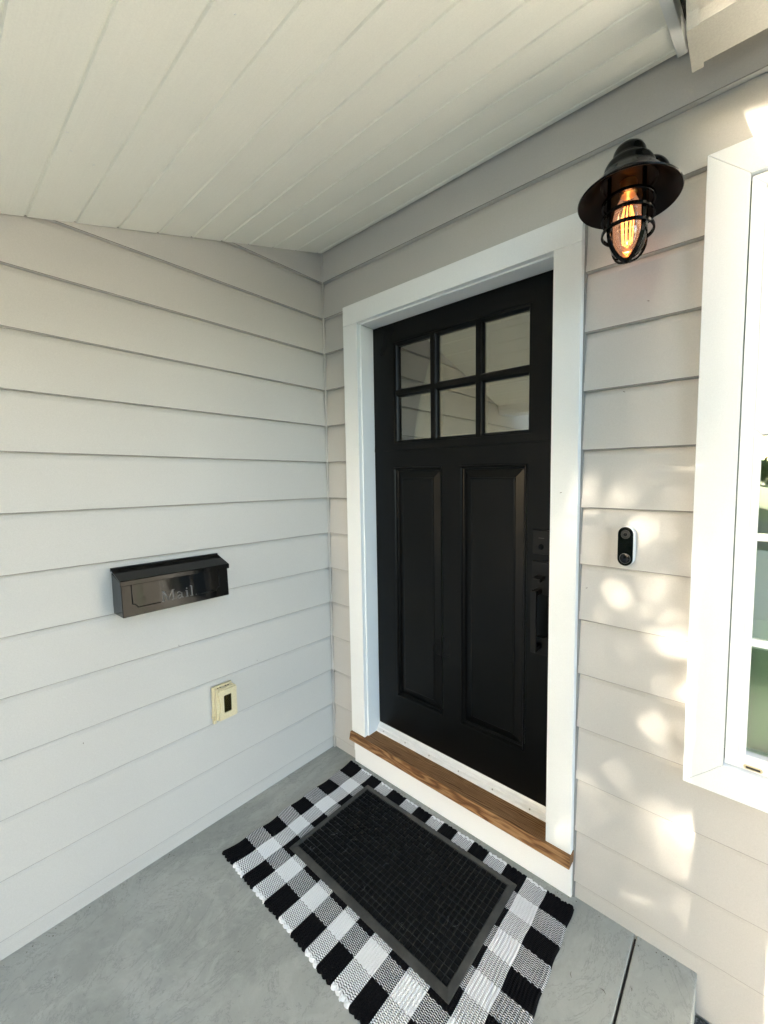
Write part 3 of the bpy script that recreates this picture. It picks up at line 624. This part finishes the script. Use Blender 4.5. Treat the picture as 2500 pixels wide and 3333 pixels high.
mb = MB(); mb.lathe([(0,-.0322),(.0035,-.0320),(.0048,-.0313)], (BC[0]-.0014, 0, BC[1]+.0350), 24, 'y'); mb.build('lens_glass', 'piano_black', ln, smooth=True)
mb = MB(); mb.lathe([(.0136,-.0294),(.0140,-.0303),(.0148,-.0303),(.0152,-.0294)], (BC[0]-.0014, 0, BC[1]-.0350), 40, 'y'); bt = mb.build('button_ring', 'ring_grey', bell, auto=30)
mb = MB(); mb.lathe([(.0136,-.0294),(.0110,-.0303),(.005,-.0308),(0,-.0309)], (BC[0]-.0014, 0, BC[1]-.0350), 40, 'y'); mb.build('button', 'piano_black', bell, smooth=True)

# ------------------------------------------------------------------ mailbox (on the wall x = 0)
mail = thing('mailbox', 'glossy black wall mailbox with raised Mail lettering', 'mailbox', (0, -.72, 1.04))
MY0, MY1 = -.890, -.5495
mb = MB()
mb.prism([(-.004, .9655), (.0990, .9695), (.0930, 1.083), (-.004, 1.105)], 'y', MY0+.0022, MY1-.0022)
mb.build('body', 'gloss_black', mail, bevel=.0015)
lid = MB(); lid.prism([(-.003, 1.1175), (.006, 1.1185), (.0995, 1.0920), (.1015, 1.0895), (.1015, 1.0745), (.0992, 1.0735), (.0975, 1.0745), (.0975, 1.0865), (.005, 1.113), (-.003, 1.110)], 'y', MY0-.001, MY1+.002)
lo = lid.build('lid', 'gloss_black', mail, bevel=.001)
mb = MB(); mb.tube([(.003, MY0-.001, 1.1195), (.003, MY1+.002, 1.1195)], .0035, 10); mb.build('hinge', 'satin_black', lo, smooth=True)
# embossed outline with notched lower corners, and the word
XF = lambda z: .0990 + (.0930-.0990)*(z-.9695)/(1.083-.9695)
def emb(pts, r=.0012, name='embossing', seg=6, closed=False):
    mb = MB()
    for run in pts: mb.tube([(XF(z)+.0002, y, z) for y, z in run], r, seg, closed)
    return mb
def arc(cy_, cz_, r, a0, a1, n=6): return [(cy_+r*math.cos(math.radians(a0+(a1-a0)*k/n)), cz_+r*math.sin(math.radians(a0+(a1-a0)*k/n))) for k in range(n+1)]
yl, yr, zb, zt = -.8600, -.5845, .9965, 1.078
run1 = [(yl, zt), (yl, zb+.013)] + arc(yl, zb, .013, 90, 0) + [(-.7800, zb)]
run2 = [(-.6610, zb), (yr-.013, zb)] + arc(yr, zb, .013, 180, 90) + [(yr, zt)]
for rn in (run1, run2): emb([rn], .0017).build('embossed_border', 'satin_black', mail, smooth=True)
# letters: M a i l (serif), drawn as strokes; unit = 1 mm, origin y=-.776, base z=.9975
def L(runs, oy): return [[(oy + a*.001, .9975 + h*.001) for a, h in r] for r in runs]
Mx = [[(0,0),(9,0)], [(4,0),(4,34)], [(0,34),(7,34)], [(5.5,34),(19,1)], [(19,1),(33,34)], [(31,34),(39,34)], [(35,34),(35,0)], [(29,0),(41,0)]]
Mthick = [[(34.3,34),(34.3,0)], [(6.8,34),(19,3)]]
ax = [[(3,18)] + [(3+ (k/5)*9, 18+4.5*math.sin(PI*(k+1)/7)) for k in range(1,6)] + [(17,17),(17,3),(19,0),(22,1)], [(17,13),(10,11),(4,8),(2,4),(5,0),(10,0),(14,2),(17,5)]]
ix = [[(0,0),(9,0)], [(4.5,0),(4.5,22)], [(0.5,21),(4.5,22)], [(4.3,30.0),(4.7,31.5)]]
lx = [[(0,0),(9,0)], [(4.5,0),(4.5,36)], [(0.5,35),(4.5,36)]]
dot = [[(0,.5),(.8,.5)]]
allr = L(Mx, -.7760) + L(ax, -.7310) + L(ix, -.7025) + L(lx, -.6870) + L(dot, -.6685)
mb = MB()
for r in allr: mb.tube([(XF(z)+.0004, y, z) for y, z in r], .0016, 8)
for r in L(Mthick, -.7760) + L([[(5.4,0),(5.4,21)], [(4.9,28.5),(4.9,31)]], -.7025) + L([[(5.4,0),(5.4,35)]], -.6870) + L([[(16,16),(16,3)]], -.7310):
    mb.tube([(XF(z)+.0006, y, z) for y, z in r], .0021, 8)
mb.build('lettering', 'emboss_highlit', mail, smooth=True)

# ------------------------------------------------------------------ weatherproof outlet cover
oc = thing('outlet_cover', 'small almond plastic outlet box low on the siding', 'outlet box', (0, -.555, .51))
mb = MB(); mb.box(-.004, .012, -.5945, -.5160, .4440, .5790); mb.box(.012, .034, -.5915, -.5175, .4480, .5745); ob = mb.build('base', 'almond', oc, bevel=.004, segs=3)
mb = MB()
for yy in (-.578, -.568, -.5475, -.5375): mb.box(.017, .026, yy-.0015, yy+.0015, .5735, .5752)
mb.build('slots', 'dark_recess', ob)
mb = MB()
n = 14; prof_l = []; prof_r = []
for k in range(n+1):
    u = k/n; z = .4495 + u*(.5715-.4495); bow = .0095*math.sin(PI*u)**1.3
    prof_l.append((-.5895 + bow, z)); prof_r.append((-.5145 - bow*.55, z))
poly = prof_r + prof_l[::-1]
wy0, wy1, wz0, wz1 = -.5668, -.5370, .4745, .5475
def plate_with_hole(mb, outer, hole, x0, x1):
    # outer and hole loops resampled to the same count by angle
    cyy = sum(p[0] for p in hole)/len(hole); czz = sum(p[1] for p in hole)/len(hole); K = 64
    def cast(loop, a):
        d = (math.cos(a), math.sin(a)); best = None
        for i in range(len(loop)):
            p, q = loop[i], loop[(i+1) % len(loop)]; ex_, ez = q[0]-p[0], q[1]-p[1]
            den = d[0]*ez - d[1]*ex_
            if abs(den) < 1e-12: continue
            tt = ((p[0]-cyy)*ez - (p[1]-czz)*ex_)/den; uu = ((p[0]-cyy)*d[1] - (p[1]-czz)*d[0])/den
            if tt > 0 and -1e-6 <= uu <= 1+1e-6 and (best is None or tt > best): best = tt
        return (cyy + d[0]*best, czz + d[1]*best)
    an = sorted([2*PI*k/K for k in range(K)] + [math.atan2(p[1]-czz, p[0]-cyy) % (2*PI) for p in hole])
    o_ = [cast(outer, a) for a in an]; h_ = [cast(hole, a) for a in an]; m_ = len(an)
    vs = [(x1, *p) for p in o_] + [(x1, *p) for p in h_] + [(x0, *p) for p in o_] + [(x0, *p) for p in h_]; fs = []
    for i in range(m_):
        j = (i+1) % m_; fs += [(i, j, m_+j, m_+i), (2*m_+i, 2*m_+j, j, i), (m_+i, m_+j, 3*m_+j, 3*m_+i)]
    mb.add(vs, fs)
def rrect(a0, a1, b0, b1, r, n=5):
    pts = []
    for cx, cz, s in ((a1-r, b1-r, 0), (a0+r, b1-r, 90), (a0+r, b0+r, 180), (a1-r, b0+r, 270)):
        for k in range(n+1): an = math.radians(s + 90*k/n); pts.append((cx+r*math.cos(an), cz+r*math.sin(an)))
    return pts
plate_with_hole(mb, poly, rrect(wy0, wy1, wz0, wz1, .004), .036, .0475)
plate_with_hole(mb, rrect(-.5925, -.5120, .4470, .5740, .008), rrect(wy0, wy1, wz0, wz1, .004), .033, .0385)
lid_o = mb.build('lid', 'almond', oc, auto=40)
mb = MB(); mb.box(.0425, .0435, wy0-.002, wy1+.002, wz0-.002, wz1+.002); mb.build('lid_window', 'cover_glass', lid_o)
mb = MB(); mb.box(.0125, .030, -.5645, -.5405, .480, .543); rc = mb.build('receptacle', 'dark_recess', oc, bevel=.002)
mb = MB(); mb.tube([(.010, -.5950, .4520), (.010, -.5950, .4680)], .0055, 12); mb.box(.006, .018, -.5965, -.586, .4305, .446); mb.build('hinge_knuckle', 'almond', ob, bevel=.001)

# ------------------------------------------------------------------ check rug
def build_rug():
    W_, D_ = RX[-1], RY[-1]
    nx, ny = 690, 230
    u = np.linspace(0, W_, nx); v = np.linspace(0, D_, ny); U_, V_ = np.meshgrid(u, v)
    ribh = np.sqrt(np.clip(1 - (2*((U_/RIB) % 1) - 1)**2, 0, 1))
    k = np.floor(U_/RIB); ph_ = ((V_/WARP + .5*(k % 2)) % 1) - .5
    h = .0052 + .0034*ribh - .0010*np.exp(-(ph_/.22)**2)
    rs = np.random.RandomState(3)
    def wave(s, n_=5, f0=2.0, f1=9.0):
        r = np.random.RandomState(s); out_ = 0
        for _ in range(n_): fx, fy, p = r.uniform(f0, f1), r.uniform(f0, f1), r.uniform(0, 6.28); out_ = out_ + np.sin(U_*fx*1.7 + V_*fy*2.2 + p)/n_
        return out_
    # unwrinkled in the middle, lifted in gentle waves near the free ends
    edge = np.clip(1 - U_/.16, 0, 1) + np.clip((U_ - (W_-.14))/.14, 0, 1)
    h = h + edge*.0045*np.clip(.4 + wave(4, 4, 8, 20), 0, 2)
    dist_end = np.minimum(V_, D_-V_); roll = np.clip(dist_end/.006, 0, 1); h = h*np.sqrt(np.clip(1-(1-roll)**2, 0, 1)) + .0006
    ds = np.minimum(U_, W_-U_); roll = np.clip(ds/.004, 0, 1); h = h*np.clip(.35+.65*roll, 0, 1)
    # plan shape: loops along the two yarn ends, irregular sides
    per_rib = np.array([rs.uniform(-.0022, .0022) for _ in range(400)]); kk = k.astype(int)
    pair = np.abs(np.sin(PI*U_/(2*RIB)))**.6 * .0048 + per_rib[kk] + .003*np.sin(U_*9+1)
    t_ = V_/D_
    X_ = .1585 + U_ + .004*np.sin(V_*15+.5)*(1-U_/W_); Y_ = -.0300 - V_
    Y_ = Y_ + pair*np.clip(1 - V_/.03, 0, 1) - (pair)*np.clip(1-(D_-V_)/.03, 0, 1)
    bulge = .017*np.sin(PI*np.clip(t_, 0, 1))**.8 + .0035*np.sin(V_*47)
    X_ = X_ + bulge*np.clip(1 - U_/.30, 0, 1)**1.2
    X_ = X_ + (.014*t_ + .0018*np.sin(V_*60))*np.clip((U_-.85)/.28, 0, 1)
    Y_ = Y_ - .008*np.sin(PI*U_/W_)*t_*0.6 - .006*(U_/W_)*(1-t_)
    vs = np.stack([X_, Y_, h], -1).reshape(-1, 3)
    idx = np.arange(nx*ny).reshape(ny, nx)
    f = np.stack([idx[:-1,:-1], idx[1:,:-1], idx[1:,1:], idx[:-1,1:]], -1).reshape(-1, 4)
    me = bpy.data.meshes.new('rug'); me.from_pydata(vs.tolist(), [], f.tolist()); me.update()
    uvl = me.uv_layers.new(name='weave'); UVv = np.stack([U_, V_], -1).reshape(-1, 2)
    li = np.empty(len(me.loops), dtype=np.int32); me.loops.foreach_get('vertex_index', li)
    uvl.data.foreach_set('uv', UVv[li].astype(np.float32).ravel())
    me.polygons.foreach_set('use_smooth', [True]*len(me.polygons)); me.materials.append(MAT['rug'])
    o = bpy.data.objects.new('rug', me); COL.objects.link(o)
    return tag(o, 'black and white buffalo check woven rug lying on the concrete', 'rug')
build_rug()

# ------------------------------------------------------------------ rubber doormat on the rug
dm = thing('doormat', 'black rubber doormat with a waffle pile, lying on the check rug', 'doormat', (.73,-.29,.01))
q = dict(x0=.3525, x1=1.1105, y0=-.4855, y1=-.0860)
Zm = .0105
mb = MB()
outr = [(q['x0'], q['y0']), (q['x1'], q['y0']), (q['x1'], q['y1']), (q['x0'], q['y1'])]
def loop(d, z): return [(q['x0']+d, q['y0']+d, z), (q['x1']-d, q['y0']+d, z), (q['x1']-d, q['y1']-d, z), (q['x0']+d, q['y1']-d, z)]
loops = [loop(.001, Zm-.004), loop(0, Zm-.001), loop(.001, Zm+.0012), loop(.021, Zm+.0058), loop(.0225, Zm+.0058), loop(.0240, Zm+.0018)]
vs = sum(loops, []); fs = []
for i in range(len(loops)-1):
    for k in range(4): k2 = (k+1) % 4; fs.append((4*i+k, 4*i+k2, 4*i+4+k2, 4*i+4+k))
fs.append((20, 21, 22, 23)); mb.add(vs, fs)
mb.build('tray', 'rubber', dm, bevel=.0008)
mb = MB(); ax0, ax1, ay0, ay1 = q['x0']+.0245, q['x1']-.0245, q['y0']+.0245, q['y1']-.0245
nxs, nys = 35, 18; px, py = (ax1-ax0)/nxs, (ay1-ay0)/nys; rs = random.Random(4)
for i in range(nxs):
    for j in range(nys):
        x0, x1 = ax0+i*px+.0017, ax0+(i+1)*px-.0017; y0, y1 = ay0+j*py+.0017, ay0+(j+1)*py-.0017
        jx, jy = rs.uniform(-.0006,.0006), rs.uniform(-.0006,.0006); zt_ = Zm+.0068+rs.uniform(-.0005,.0005)
        lv = []
        for d, z in ((0, Zm+.0018), (.0002, Zm+.0040), (.0014, zt_-.0004), (.0040, zt_)):
            lv += [(x0+d+jx, y0+d+jy, z), (x1-d+jx, y0+d+jy, z), (x1-d+jx, y1-d+jy, z), (x0+d+jx, y1-d+jy, z)]
        fs = [(12,13,14,15)]
        for a in range(3):
            for k in range(4): k2 = (k+1) % 4; fs.append((4*a+k, 4*a+k2, 4*a+4+k2, 4*a+4+k))
        mb.add(lv, fs)
mb.build('pile', 'pile', dm, auto=50)
# lint and hairs caught in the mat
mb = MB(); rs = random.Random(11)
for n_ in range(34):
    cx, cyy = rs.uniform(ax0+.02, ax1-.02), rs.uniform(ay0+.02, ay1-.02)
    if rs.random() < .6: mb.lathe([(0, .0006), (.0009, .0), (0, -.0006)], (cx, cyy, Zm+.0075), 5)
    else:
        a = rs.uniform(0, 6.28); p = Vector((cx, cyy, Zm+.0078)); pts = [p.copy()]
        for s in range(7): a += rs.uniform(-.7, .9); p = p + Vector((math.cos(a), math.sin(a), rs.uniform(-.06,.08)))*.0042; pts.append(p.copy())
        mb.tube(pts, .00016, 4)
ln_ = mb.build('lint', 'lint', dm); tag(ln_, kind='stuff')

mb = MB(); rs = random.Random(17)
for n_ in range(150):
    if n_ < 60: gx_, gy_ = rs.uniform(.02, 1.6), -abs(rs.gauss(0, .012)) - .004
    elif n_ < 95: gx_, gy_ = abs(rs.gauss(0, .012)) + .004, rs.uniform(-1.5, 0)
    else: gx_, gy_ = rs.uniform(.02, 1.6), rs.uniform(-1.4, -.02)
    s_ = rs.uniform(.0006, .0019); a = rs.uniform(0, 6.28)
    mb.lathe([(0, .0022*s_/.0019), (s_, .0008), (s_*.7, 0)], (gx_, gy_, 0.0), 5)
for n_ in range(9):
    gx_, gy_, a = rs.uniform(.05, 1.6), rs.uniform(-.9, -.05), rs.uniform(0, 6.28); L_ = rs.uniform(.006, .016)
    if .12 < gx_ < 1.33 and gy_ < -.02: gx_ = rs.uniform(1.35, 1.6)
    mb.tube([(gx_, gy_, .0012), (gx_+L_*.5*math.cos(a), gy_+L_*.5*math.sin(a), .002), (gx_+L_*math.cos(a+.4), gy_+L_*math.sin(a+.4), .0012)], [.0004, .0008, .0003], 5)
gr = mb.build('floor_grit', 'bark'); tag(gr, 'small dark grit and plant bits scattered on the concrete floor', 'grit', kind='stuff')

# ------------------------------------------------------------------ small dead insects / specks stuck to walls
mb = MB(); rs = random.Random(2)
def speck(mb, p, nrm, s):
    p = Vector(p); a = rs.uniform(0, 6.28)
    if nrm == 'y': d = Vector((math.cos(a), 0, math.sin(a)))
    else: d = Vector((0, math.cos(a), math.sin(a)))
    mb.tube([p - d*s, p, p + d*s], [s*.12, s*.3, s*.1], 6)
for x_, z_ in ((1.452, 1.905), (1.395, 1.665), (1.22, 1.37), (1.30, 1.07)): speck(mb, (x_, -.0005 if x_ > 1.28 else -.0225, z_), 'y', .0035)
for y_, z_ in ((-.70, .79), (-.99, .56), (-.40, .62)): speck(mb, (.0002, y_, z_), 'x', .003)
sp_ = mb.build('wall_specks', 'bark'); tag(sp_, 'tiny dark insect specks stuck on the pale siding', 'specks', kind='stuff')

# ------------------------------------------------------------------ outside: some trees and a hedge inferred, others and the houses added to block light
def leaves(mb, centre, rad, n_, size, rnd, squash=1.0):
    for _ in range(n_):
        while True:
            p = Vector((rnd.uniform(-1,1), rnd.uniform(-1,1), rnd.uniform(-1,1)))
            if p.length <= 1: break
        p = Vector(centre) + Vector((p.x*rad, p.y*rad, p.z*rad*squash))
        a = Vector((rnd.gauss(0,1), rnd.gauss(0,1), rnd.gauss(0,1))).normalized(); b_ = a.orthogonal().normalized(); c_ = a.cross(b_)
        s = size*rnd.uniform(.6, 1.4)
        mb.add([p - b_*s, p + c_*s*.45, p + b_*s, p - c_*s*.45], [(0,1,2,3)])
def tree(loc, h, crown_r, label, group, seed, nclump=40, per=55, size=.09, base_h=None):
    rnd = random.Random(seed); tr = thing('leafy_tree', label, 'tree', loc, group)
    base_h = base_h or h*.35; mb = MB(); bx, by, bz = loc
    mb.tube([(bx, by, bz), (bx+.05, by, bz+base_h*.6), (bx-.05, by+.05, bz+base_h), (bx, by, bz+h*.8)], [h*.03, h*.024, h*.018, h*.005], 10)
    cr = MB(); clumps = []
    for k in range(nclump):
        a = rnd.uniform(0, 6.28); rr = crown_r*math.sqrt(rnd.uniform(.02, 1)); zz = rnd.uniform(base_h, h)
        f = math.sin(PI*min(1, max(0.12, (zz-base_h*.75)/(h-base_h*.75+.01)))); c = (bx+rr*f*math.cos(a), by+rr*f*math.sin(a), bz+zz)
        clumps.append(c); leaves(cr, c, rnd.uniform(.28, .55)*crown_r*.6, per, size, rnd, .7)
        if k % 3 == 0: mb.tube([(bx, by, bz+min(zz, h*.7)*.8), ((bx+c[0])/2, (by+c[1])/2, bz+zz*.9), c], [h*.008, h*.005, h*.002], 6)
    mb.build('trunk', 'bark', tr); cr.build('crown', 'leaf', tr); return tr
def ray(x, z, D): return (x - TX*D, -D, z + TZ*D)      # a point at distance D on the sun ray that reaches the wall at (x, z)
def yard_tree():
    rnd = random.Random(21); c = ray(1.45, 1.2, 8.0); bx, by = c[0]-.25, c[1]; tr = thing('leafy_tree', 'slender leafy tree in the front yard, left of the walk', 'tree', (bx, by, -.13), 'trees in the front yard')
    def leaf(mb, p, s):
        a = Vector((rnd.gauss(0,1), rnd.gauss(0,1), rnd.gauss(0,1))).normalized(); b_ = a.orthogonal().normalized(); c_ = a.cross(b_)
        mb.add([p - b_*s, p + c_*s*.45, p + b_*s, p - c_*s*.45], [(0,1,2,3)])
    cr = MB(); tk = MB()
    # crown: an upright oval, thin at its edge, with clumps along its limbs
    for _ in range(18500):
        q_ = Vector((rnd.gauss(0, .5), rnd.gauss(0, .5), rnd.gauss(0, .55)))
        if q_.length > 1.15 or 3.38 + q_.z*1.6 > 4.42 - .25*abs(q_.x): continue
        leaf(cr, Vector((bx + q_.x*1.25, by + q_.y*1.1, 3.38 + q_.z*1.6)), .030*rnd.uniform(.7, 1.4))
    tops = []
    for (wx, wz, rr, n_) in CLUMPS:
        D = rnd.uniform(7.3, 8.7); p0 = Vector(ray(wx, wz, D)); tops.append(p0)
        for _ in range(n_):
            leaf(cr, p0 + Vector((rnd.gauss(0, rr), rnd.gauss(0, rr), rnd.gauss(0, rr*.8))), .030*rnd.uniform(.7, 1.4))
    tk.tube([(bx, by, -.13), (bx+.04, by, 1.0), (bx-.03, by+.03, 2.2), (bx+.02, by, 3.2), (bx, by, 3.95)], [.085, .07, .055, .035, .01], 12)
    for p0 in tops[::2]: tk.tube([(bx, by, max(.9, p0.z-.8)), ((bx+p0.x)/2, (by+p0.y)/2, p0.z-.25), p0], [.022, .014, .005], 6)
    tk.build('trunk', 'bark', tr); cr.build('crown', 'leaf', tr)
CLUMPS = [(1.50, .16, .11, 330), (1.34, .14, .08, 160), (1.58, .26, .06, 100), (1.44, .80, .05, 90), (1.60, 1.38, .05, 90), (1.60, 1.10, .05, 80), (1.02, .5, .20, 420), (1.05, .9, .20, 420), (1.06, 1.3, .18, 420), (1.10, .25, .14, 260), (1.16, 1.05, .09, 170), (1.18, .62, .12, 260), (1.17, 1.42, .08, 130),
          (1.34, .68, .10, 300), (1.31, .50, .09, 200), (1.45, .60, .08, 220), (1.31, .88, .07, 130), (1.42, .40, .06, 90), (1.32, .33, .06, 70), (1.56, .58, .06, 110), (1.48, .50, .05, 60),
          (1.33, 1.25, .04, 55), (1.40, 1.30, .03, 40), (1.47, 1.35, .025, 34), (1.53, 1.40, .03, 40), (1.38, 1.43, .04, 50), (1.35, 1.12, .03, 40), (1.43, 1.16, .028, 40), (1.50, 1.20, .025, 36), (1.57, 1.24, .03, 40),
          (1.33, 1.00, .04, 55), (1.40, .96, .03, 36), (1.46, .90, .03, 36), (1.55, .87, .03, 30), (1.42, .25, .035, 40), (1.52, .33, .03, 30), (1.35, .20, .03, 26)]
yard_tree()
def sky_block_tree(loc, h, R, label, seed, lo=.30, dens=90, extra=()):  # unseen tree added to block sky light in front of the wall
    rnd = random.Random(seed); tr = thing('leafy_tree', label, 'tree', loc, 'trees in the front yard'); bx, by, bz = loc  # shares the yard trees' name and group, but added to block sky
    tk = MB(); cr = MB(); tk.tube([(bx,by,bz),(bx+.1,by,bz+h*.35),(bx,by+.1,bz+h*.8)], [.22,.16,.05], 12)
    for k in range(70):
        a = rnd.uniform(0, 6.28); zz = rnd.uniform(lo, 1.0); rr = R*math.sqrt(rnd.random())*math.sin(PI*(.15+.8*(zz-lo)/(1-lo)))
        p0 = (bx+rr*math.cos(a), by+rr*math.sin(a), bz+h*zz); leaves(cr, p0, R*.38, dens, .17, rnd, .7)
        if k % 5 == 0: tk.tube([(bx,by,bz+h*zz*.7), p0], [.06,.015], 6)
    for p0, rad, n_ in extra:
        tk.tube([(bx,by,bz+h*.42), ((bx+p0[0])/2, by, p0[2]+.2), p0], [.05,.03,.01], 6)
        for _ in range(n_):
            q_ = Vector((rnd.gauss(0, rad*1.6), rnd.gauss(0, rad), abs(rnd.gauss(0, rad)))); leaves(cr, Vector(p0)+q_, .02, 1, .045, rnd)
    tk.build('trunk', 'bark', tr); cr.build('crown', 'leaf', tr)
sky_block_tree((5.6, -10.5, -.13), 9.0, 3.2, 'large spreading tree added to block sky in the front yard, right of the walk', 31)
tree((7.0, -24.0, -.13), 3.4, 1.9, 'round tree across the street seen in the window glass', 'trees in the front yard', 9, nclump=40, per=60, size=.16)
tree((3.6, -30.0, -.13), 2.9, 2.0, 'low tree across the street beside the round tree', 'trees in the front yard', 12, nclump=40, per=60, size=.16)
hy = 6.2; hz = .066 + TZ*hy
def hedge(x0, x1, label, seed):
    hg = thing('clipped_hedge', label, 'hedge', ((x0+x1)/2, -hy, -.13), 'clipped hedges'); mb = MB(); rnd = random.Random(seed)
    for _ in range(int(1900*(x1-x0))):
        p = Vector((rnd.uniform(x0, x1), rnd.uniform(-hy-.25, -hy+.25), rnd.uniform(-.1, hz-.03)))
        a = Vector((rnd.gauss(0,1), rnd.gauss(0,1), rnd.gauss(0,1))).normalized(); b_ = a.orthogonal().normalized(); c_ = a.cross(b_); s = .05
        mb.add([p - b_*s, p + c_*s*.6, p + b_*s, p - c_*s*.6], [(0,1,2,3)])
    mb.build('foliage', 'leaf_hedge', hg)
    mb = MB(); mb.box(x0, x1, -hy-.2, -hy+.2, -.1, hz-.03); mb.build('core', 'leaf_hedge', hg)
hedge(-1.5, .4, 'short clipped hedge left of the gap in line with the porch', 8)
hedge(2.3, 8.5, 'long clipped hedge added right of the gap to shade the ground by the window', 9)  # added to cut the sunlit ground bounce below the window
nb_ = thing('screen_house', 'grey gabled house added across the street to block low front sky', 'house', (-9, -24, -.13))  # unseen house, added as a blocker for the low sky in front
mb = MB(); mb.box(-26, .8, -30, -23, -.13, 3.6); mb.build('walls', 'siding', nb_)
mb = MB(); mb.prism([(-22.4, 3.5), (-26.5, 6.9), (-30.6, 3.5), (-30.6, 3.3), (-22.4, 3.3)], 'x', -26.5, 1.2); mb.build('roof', 'shingle', nb_)
nc_ = thing('screen_house', 'second house added across the street to block front sky, right of the grey gabled one', 'house', (12, -24, -.13))  # also added, dims the light from front right
mb = MB(); mb.box(3.9, 24, -30, -23, -.13, 3.4); mb.build('walls', 'siding', nc_)
mb = MB(); mb.prism([(-22.4, 3.3), (-26.5, 6.4), (-30.6, 3.3), (-30.6, 3.1), (-22.4, 3.1)], 'x', 3.5, 24.5); mb.build('roof', 'shingle', nc_)
sky_block_tree((4.3, -3.9, -.13), 10.5, 3.5, 'tall tree added close to the right end of the house to block high sky', 47, .42)
sky_block_tree((-4.4, -13.5, -.13), 14.5, 4.8, 'very tall tree with a high crown added to block sky glow beyond the slender one', 53, .56, 170)
sky_block_tree((-1.2, -9.6, -.13), 13.5, 2.9, 'tall tree with a high crown added near the walk to block sky glow', 59, .50, 170, [(ray(1.67, 2.33, 9.6), .08, 2800)])  # extra leaf clump added to keep sun off the gutter front
sky_block_tree((1.6, -11.5, -.13), 14.0, 3.0, 'tall tree with a high crown added to block sky glow straight in front of the window', 83, .52, 170)
def evergreen(x, y, h, R, label, seed):  # unseen trees added as a screen against the sky at front right
    rnd = random.Random(seed); tr = thing('screen_evergreen', label, 'evergreen', (x, y, -.13), 'evergreens added in a row behind the hedge to block sky')
    tk = MB(); tk.tube([(x, y, -.13), (x, y, h*.9)], [R*.16, .02], 8); tk.build('trunk', 'bark', tr)
    mb = MB()
    mb.lathe([(0, .05), (R*.62, .25), (R*.72, h*.3), (R*.58, h*.62), (R*.25, h*.88), (0, h*.97)], (x, y, -.13), 14)
    for _ in range(2600):
        u = rnd.random()**.8; rr = R*(1 - .85*u**1.6)*rnd.uniform(.75, 1.08); a = rnd.uniform(0, 6.28); p = Vector((x+rr*math.cos(a), y+rr*math.sin(a), -.1 + h*u))
        v = Vector((math.cos(a)*.5, math.sin(a)*.5, rnd.uniform(.3, 1.2))).normalized(); c_ = v.cross(Vector((rnd.gauss(0,1), rnd.gauss(0,1), rnd.gauss(0,1)))).normalized(); s = rnd.uniform(.06, .12)
        mb.add([p - v*s, p + c_*s*.4, p + v*s, p - c_*s*.4], [(0,1,2,3)])
    mb.build('crown', 'leaf_hedge', tr)
for k, x in enumerate((3.9, 5.4, 7.0, 8.5, 10.1)):
    evergreen(x, -8.2 - .2*(k % 2), 6.6 + .3*(k % 3), 1.05, ['first added sky-blocking evergreen right of the walk gap', 'second added sky-blocking evergreen from the walk gap', 'middle evergreen of the added sky-blocking row of five', 'second evergreen from the far right end of the added sky-blocking row', 'last evergreen at the far right end of the added sky-blocking row'][k], 70+k)
